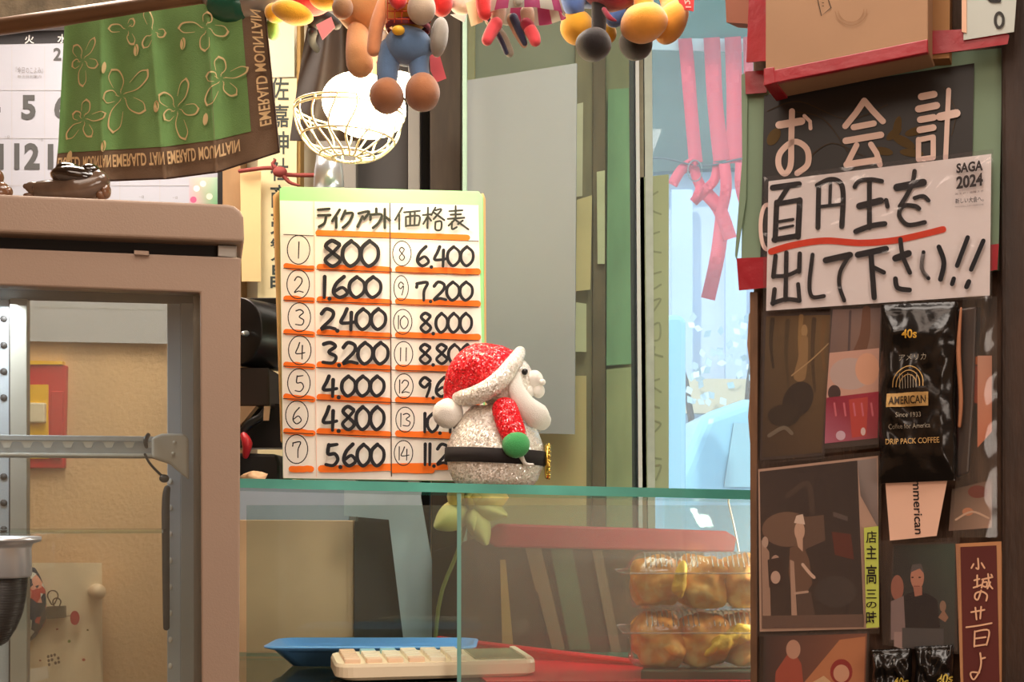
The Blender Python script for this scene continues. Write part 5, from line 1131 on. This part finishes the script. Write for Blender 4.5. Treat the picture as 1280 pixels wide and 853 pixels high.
G().slab(PP, [(933, 92), (960, 90), (960, 118), (934, 120)], .001, .006).build('tape', M_redtape, bx)
g = G(); g.slab(Plane(930, 1.24, 960, 1.215), [(938, -60), (958, -60), (957, 76), (933, 78)], .002); g.build('hanging_tape', M_redtape, bx)
g = G(); g.slab(Plane(930, 1.26, 960, 1.24), [(904, -60), (942, -60), (940, 30), (908, 28)], .02); g.build('side_flap', mat('brown_flap', (150, 92, 70), .8), bx)
p_ = Print(PF, .0008); dk = (70, 54, 40)
p_.stroke([(1021, -6), (1027, 20), (1039, 10), (1033, -8)], 1.3, dk, False)
for y in (0, 4, 8): p_.stroke([(1028, y), (1030, y)], .8, dk, False)
for r in (16, 20): p_.stroke([(1064+r*math.cos(a), 12+r*math.sin(a)) for a in [.3*i for i in range(11)]], .8, (150, 112, 80))
p_.build('print', bx)
# paper at top right
tp = thing('corner_note', 'grey paper note with a brushed mark, top right corner', 'paper', PP.at(1240, 62, .02))
G().slab(PP, [(1211, -60), (1278, -60), (1270, 52), (1208, 62)], .001, .026).build('sheet', mat('grey_paper', (186, 190, 182), .7), tp)
G().slab(PP, [(1206, -60), (1212, -60), (1212, 54), (1206, 52)], .002, .027).build('folded_edge', mat('peach_edge', (226, 180, 150), .7), tp)
p_ = Print(PP, .0268); p_.stroke([(1237, -8), (1240, 12), (1252, 14)], 5, (40, 38, 36)); p_.stroke([(1247, -10), (1250, 8)], 6, (40, 38, 36)); p_.ring(1252, 38, 5, 9, 3.4, (54, 52, 48)); p_.build('lettering', tp)

# ---- photos in sleeves
def photo(label, quad, cells, off, sleeve=None, border=None, cat='photo', name='photo'):
    xs = [p[0] for p in quad]; ys = [p[1] for p in quad]
    t = thing(name, label, cat, PP.at(sum(xs)/4, max(ys), off))
    G().slab(PP, quad, .0005, off).build('print_sheet', mat('photo_base_%d' % len(MATS), border or (60, 48, 40), .5), t)
    p = Print(PP, off+.0003); cells(p); p.build('picture', t)
    if sleeve: G().slab(PP, sleeve, .0003, off+.0022).build('sleeve', M_sleeve, t)
    return t
def c1_(p):
    p.poly([(958, 396), (1041, 394), (1028, 566), (953, 572)], [(98, 80, 50), (120, 96, 56), (90, 70, 44), (70, 56, 42)])
    for x, y, h, c in ((966, 400, 60, (60, 50, 34)), (985, 402, 80, (80, 66, 42)), (1002, 396, 70, (150, 120, 70)), (1018, 400, 90, (76, 60, 38)), (1030, 402, 60, (120, 90, 50))): p.stroke([(x, y), (x-2, y+h/2), (x+1, y+h)], 6, c, w1=3)
    p.ell(1006, 414, 4, 8, (170, 140, 90)); p.stroke([(1006, 424), (1004, 450), (1000, 470)], 9, (150, 120, 76), w1=16); p.ell(998, 500, 18, 24, (52, 42, 32), .5); p.ell(980, 520, 20, 14, (56, 46, 34)); p.stroke([(962, 545), (980, 535), (990, 542)], 5, (120, 110, 90)); p.stroke([(990, 470), (1015, 450), (1036, 430)], 1.5, (180, 150, 100))
photo('brown photo of trees and a figure in a sleeve, left under the notice', [(955, 393), (1043, 391), (1030, 570), (950, 576)], c1_, .001, [(953, 391), (1046, 389), (1032, 574), (948, 580)])
def c2_(p):
    p.poly([(1042, 388), (1102, 386), (1100, 440), (1038, 442)], [(130, 110, 100), (120, 104, 96), (140, 110, 90), (120, 100, 90)]); p.stroke([(1084, 388), (1082, 420), (1074, 444)], 10, (112, 76, 54), w1=16); p.stroke([(1064, 390), (1062, 440)], 3, (86, 74, 72))
    p.poly([(1038, 442), (1100, 436), (1099, 492), (1034, 500)], (214, 170, 146)); p.ell(1064, 468, 26, 20, (200, 178, 164)); p.ell(1085, 462, 15, 20, (230, 176, 140)); p.ell(1044, 492, 8, 10, (70, 50, 46))
    p.poly([(1034, 498), (1100, 490), (1098, 548), (1032, 555)], [(150, 30, 60), (170, 36, 60), (160, 60, 70), (190, 110, 130)]); p.poly([(1062, 500), (1086, 497), (1084, 545), (1066, 548)], (196, 70, 60))
    for x in (1044, 1056, 1068, 1078, 1090): p.stroke([(x, 505), (x+2, 520)], 2.4, (214, 110, 120))
    p.ell(1052, 545, 6, 6, (220, 190, 200)); p.ell(1080, 540, 3, 5, (226, 200, 190))
photo('photo with white flowers over crimson cloth in a sleeve, beside the foil packet', [(1040, 386), (1103, 384), (1099, 556), (1031, 562)], c2_, .0038, [(1039, 385), (1104, 383), (1100, 560), (1028, 568)])
def c3_(p):
    p.poly([(950, 590), (1072, 576), (1080, 782), (953, 786)], [(62, 50, 44), (52, 42, 38), (60, 50, 44), (74, 60, 50)])
    p.poly([(1072, 576), (1096, 573), (1098, 660), (1076, 620)], [(150, 140, 130), (164, 152, 142), (130, 116, 108), (110, 100, 94)])
    p.ell(985, 662, 32, 22, (122, 96, 76)); p.poly([(996, 648), (1030, 644), (1032, 676), (1000, 690)], (104, 82, 66)); p.stroke([(985, 620), (1010, 605), (1016, 640)], 7, (76, 62, 52)); p.poly([(1040, 665), (1064, 668), (1068, 700), (1044, 694)], (98, 48, 36)); p.poly([(1042, 640), (1060, 646), (1060, 652), (1042, 646)], (96, 84, 76))
    p.poly([(952, 675), (962, 690), (964, 770), (954, 782)], (176, 146, 122)); p.ell(970, 708, 7, 14, (190, 160, 138)); p.ell(957, 678, 4, 7, (200, 174, 150)); p.poly([(960, 700), (980, 696), (980, 730), (962, 735)], (66, 50, 42)); p.ell(970, 722, 6, 8, (206, 176, 152))
    p.poly([(988, 685), (1004, 680), (1012, 700), (1016, 730), (1008, 742), (990, 742), (986, 715)], (116, 88, 68)); p.poly([(988, 700), (993, 702), (997, 772), (990, 772)], (190, 158, 132)); p.poly([(996, 742), (1014, 740), (1020, 775), (998, 775)], (92, 74, 62))
    p.ell(1000, 664, 6.5, 12, (214, 178, 148)); p.poly([(993, 654), (996, 645), (1004, 643), (1007, 656)], (236, 214, 188)); p.poly([(996, 674), (1004, 674), (1004, 690), (998, 684)], (214, 178, 148)); p.stroke([(1004, 706), (1012, 716), (1018, 722)], 4, (226, 196, 168)); p.stroke([(994, 742), (1010, 740)], 3, (200, 170, 144))
    p.poly([(953, 770), (1080, 768), (1080, 784), (953, 786)], (110, 88, 74)); p.ell(1045, 740, 26, 20, (70, 62, 56))
photo('sepia photo of a standing cook with folded arms, in a sleeve', [(948, 587), (1098, 570), (1098, 786), (950, 790)], c3_, .0012, [(945, 580), (1103, 564), (1100, 792), (946, 796)], (196, 164, 138))
lb_ = thing('name_label', 'yellow green vertical label with handwriting beside the sepia photo', 'label', PP.at(1090, 785, .006))
G().slab(PP, [(1081, 660), (1099, 658), (1100, 784), (1084, 785)], .0004, .0052).build('sheet', mat('lime_paper', (182, 192, 84), .7), lb_)
p_ = Print(PP, .0056)
for ch, y0, y1 in (('店', 664, 679), ('主', 682, 699), ('高', 706, 730), ('三', 737, 748), ('の', 752, 760), ('時', 764, 781)): p_.trect(ch, 1084, y0, 1097, y1, (34, 30, 26), .012)
p_.build('lettering', lb_)
def c5_(p):
    p.poly([(1118, 682), (1194, 680), (1194, 810), (1114, 800)], [(40, 44, 42), (62, 84, 70), (60, 62, 58), (52, 46, 44)])
    p.ell(1122, 735, 8, 16, (160, 104, 84)); p.poly([(1114, 752), (1130, 745), (1135, 800), (1114, 800)], (140, 122, 116)); p.poly([(1118, 790), (1132, 790), (1130, 812), (1118, 808)], (170, 146, 136))
    p.poly([(1130, 745), (1142, 740), (1160, 742), (1172, 750), (1176, 790), (1132, 785)], (26, 24, 28)); p.poly([(1128, 785), (1180, 786), (1180, 815), (1128, 810)], (78, 78, 76)); p.ell(1147, 722, 8.5, 15, (196, 138, 110)); p.poly([(1138, 716), (1141, 706), (1152, 705), (1156, 718), (1150, 711)], (92, 88, 84)); p.ell(1141, 722, 1.6, 1, (60, 40, 34)); p.ell(1150, 722, 1.6, 1, (60, 40, 34)); p.stroke([(1143, 733), (1150, 733)], 1, (130, 60, 54)); p.poly([(1142, 734), (1153, 734), (1153, 744), (1144, 746)], (180, 122, 98))
    p.ell(1179, 758, 4, 7, (150, 120, 96)); p.poly([(1173, 772), (1180, 762), (1186, 772), (1182, 778)], (156, 118, 92))
photo('dark photo of two men outdoors, right of the lime label', [(1116, 680), (1196, 677), (1197, 815), (1112, 803)], c5_, .0018, [(1100, 676), (1200, 672), (1200, 818), (1104, 806)])
def c6_(p):
    p.poly([(958, 796), (1084, 792), (1080, 905), (956, 905)], [(76, 58, 52), (150, 96, 70), (150, 90, 64), (70, 54, 48)])
    p.poly([(966, 905), (970, 840), (990, 810), (1002, 830), (1010, 905)], (176, 84, 62)); p.ell(992, 812, 9, 12, (206, 160, 130)); p.poly([(1000, 860), (1050, 800), (1082, 796), (1080, 860), (1030, 870)], (200, 132, 86)); p.poly([(1000, 862), (1030, 845), (1060, 870), (1000, 880)], (226, 190, 140)); p.ell(1052, 840, 14, 16, (156, 44, 40)); p.ell(1052, 842, 10, 11, (222, 170, 134))
photo('warm red and orange printed picture at the bottom of the post', [(955, 794), (1086, 790), (1082, 905), (953, 905)], c6_, .0009, [(950, 792), (1088, 788), (1086, 905), (948, 905)])
# brown verse strip
vs_ = thing('verse_strip', 'dark red-brown vertical strip with white brush writing, lower right', 'sign', PP.at(1225, 860, .004))
G().slab(PP, [(1195, 680), (1252, 677), (1259, 905), (1203, 905)], .0006, .003).build('border', mat('tan_card', (196, 140, 96), .8, noise_amt=.1), vs_)
G().slab(PP, [(1201, 684), (1246, 682), (1251, 905), (1206, 905)], .0004, .0038).build('sheet', mat('maroon_card', (94, 32, 26), .7, noise_amt=.15, scale=10), vs_)
p_ = Print(PP, .0042); VC = (228, 180, 146)
def z8(pts): return [(x/4.42+1080, y/4.42+660) for x, y in pts]
for st in ([(632, 170), (635, 225), (622, 222)], [(608, 200), (596, 222)], [(652, 195), (668, 222)],
  [(612, 290), (640, 282)], [(628, 262), (628, 325)], [(608, 330), (650, 315)], [(655, 285), (712, 272)], [(662, 285), (652, 330)], [(665, 300), (682, 300), (678, 325), (662, 322)], [(688, 255), (695, 310), (712, 335)], [(700, 300), (684, 335)], [(705, 258), (710, 266)],
  [(650, 345), (632, 395), (615, 385), (622, 360), (655, 352), (682, 370), (678, 402)], [(595, 465), (668, 452)], [(618, 440), (625, 505)], [(650, 435), (645, 500)], [(568, 548), (640, 538), (708, 525)],
  [(615, 570), (612, 655)], [(615, 572), (692, 565), (680, 645)], [(618, 610), (675, 602)], [(612, 652), (680, 642)], [(645, 690), (650, 740), (640, 790), (610, 835), (592, 810), (600, 795), (640, 798)], [(648, 722), (672, 715)]):
    p_.stroke(z8(st), 2.1, VC)
p_.trect('り', 1222, 858, 1236, 884, VC, .02)
p_.build('lettering', vs_)
# foil coffee packets
M_foil = mat('black_foil', (30, 26, 24), .22, .35, bump=.9, bscale=22)
def foil(name, label, x0, y0, x1, y1, off, big=True, sk=0):
    t = thing(name, label, 'packet', PP.at((x0+x1)/2, y1, off))
    W_, H_ = x1-x0, y1-y0; rn = random.Random(x0)
    def f(side):
        def g_(u, v):
            e = min(u, 1-u, v, 1-v); bul = min(1, e*6)**.6
            wr = noise.noise(Vector((u*5, v*9, x0)))*.006*bul+(.0012*math.sin(v*H_*1.2) if (v < .05 or v > .95) else 0)
            return PP.at(x0+W_*u+sk*v+1.5*math.sin(v*9), y0+H_*v-.04*W_*u, off+side*(.011*bul)+wr*(side > 0))
        return g_
    g = G(); g.grid(f(1), 40, 60); g.grid(f(0), 10, 16); g.build('pouch', M_foil, t)
    ff = f(1)
    p = Print(None, .0006, .00002, fn=lambda x, y, o: ff((x-x0)/W_, (y-y0)/H_)-PP.n*o)
    GD = (186, 148, 92); SL = (150, 140, 124)
    if big:
        p.trect('40s', x0+27, y0+34, x0+45, y0+45, (214, 164, 60), .02); p.trect('アメリカ', x0+24, y0+64, x0+58, y0+72, SL)
        for r in (19, 15, 11): p.stroke([(x0+38+r*math.cos(a), y0+104+r*1.3*math.sin(a)) for a in [math.pi+.35*i for i in range(10)]], 1.2, GD)
        for i in range(7): p.stroke([(x0+27+i*3.5, y0+88+(i % 3)*2), (x0+28+i*3.5, y0+106)], .9, SL)
        [p.rect(x0+12+i*4, y0+112+j*4.25, x0+16+i*4, y0+116.25+j*4.25, GD) for i in range(13) for j in range(4)]; p.trect('AMERICAN', x0+15, y0+116, x0+61, y0+126, (60, 46, 30), .02)
        p.trect('Since 1933', x0+24, y0+136, x0+54, y0+142, SL); p.trect('Coffee for America', x0+14, y0+150, x0+66, y0+156, SL); p.trect('DRIP PACK COFFEE', x0+10, y0+168, x0+76, y0+175, GD, .01)
    else:
        p.trect('40s', x0+30, y0+34, x0+48, y0+46, (214, 190, 90), .02)
    p.build('print', t); return t
foil('coffee_packet', 'large black foil coffee packet with gold print, below the white notice', 1104, 383, 1199, 605, .010, True, -4)
foil('coffee_packet', 'black foil packet half cut off at the bottom, under the men photo', 1090, 812, 1140, 930, .006, False)
foil('coffee_packet', 'black foil packet at bottom beside the brown verse strip', 1144, 808, 1192, 930, .006, False)
# dark packet standing edgewise and clear bag to the right
g = G(); g.slab(PP, [(1196, 388), (1222, 384), (1218, 500), (1212, 592), (1196, 598)], .006, .007); tag(g.build('dark_packet', mat('dark_packet', (40, 22, 20), .4), bevel=.002), 'narrow dark packet tucked behind the big coffee packet', 'packet')
g = G(); g.sweep([PP.at(1203, 388, .012), PP.at(1200, 440, .013), PP.at(1203, 500, .013), PP.at(1201, 534, .012)], [.001, .0022, .002, .0015], seg=8); tag(g.build('packet_seam', mat('seam_tan', (170, 112, 78), .6)), 'tan torn strip beside the large coffee packet', 'paper')
cb_ = thing('clear_bag', 'clear plastic bag with orange contents right of the coffee packet', 'bag', PP.at(1230, 672, .004))
def cbf(u, v): return PP.at(lerp(1204, 1247, u)-12*v*(1-u), lerp(372, 672, v), .006+.006*math.sin(u*3.14)+.0007*math.sin(v*30+u*5))
G().grid(cbf, 12, 50).build('film', glass_mat('bag_film', (250, 245, 240), .06, rough=.1, gl=1.2), cb_)
p_ = Print(PP, .0012)
p_.poly([(1206, 385), (1226, 385), (1224, 450), (1206, 450)], (36, 26, 26)); p_.poly([(1208, 446), (1224, 446), (1224, 456), (1208, 456)], (180, 90, 40)); p_.poly([(1208, 456), (1222, 458), (1222, 505), (1206, 500)], (142, 56, 34)); p_.poly([(1222, 445), (1240, 445), (1240, 540), (1222, 560)], [(200, 150, 130), (180, 130, 110), (196, 120, 90), (200, 120, 90)])
p_.poly([(1190, 612), (1240, 600), (1240, 660), (1186, 664)], [(70, 60, 52), (120, 90, 76), (170, 140, 124), (110, 88, 76)]); p_.ell(1210, 640, 7, 5, (190, 130, 100)); p_.ell(1222, 615, 12, 8, (110, 50, 40)); p_.stroke([(1195, 650), (1215, 640), (1236, 648)], 2.5, (200, 170, 150)); p_.build('contents', cb_)
# paper cup tag
tc_ = thing('cup_tag', 'pale pink cup-shaped paper tag with vertical handwriting, under the foil packet', 'label', PP.at(1148, 674, .006))
G().slab(PP, [(1108, 600), (1186, 597), (1172, 670), (1144, 673), (1114, 676)], .0008, .0075).build('sheet', mat('pink_paper', (228, 184, 160), .75, noise_amt=.04), tc_)
p_ = Print(PP, .008)
p_.text('mmerican', [(1152, 601), (1155, 668), (1145, 668), (1142, 601)], (40, 34, 34), .012); p_.build('lettering', tc_)
# lower clear strip between sleeves
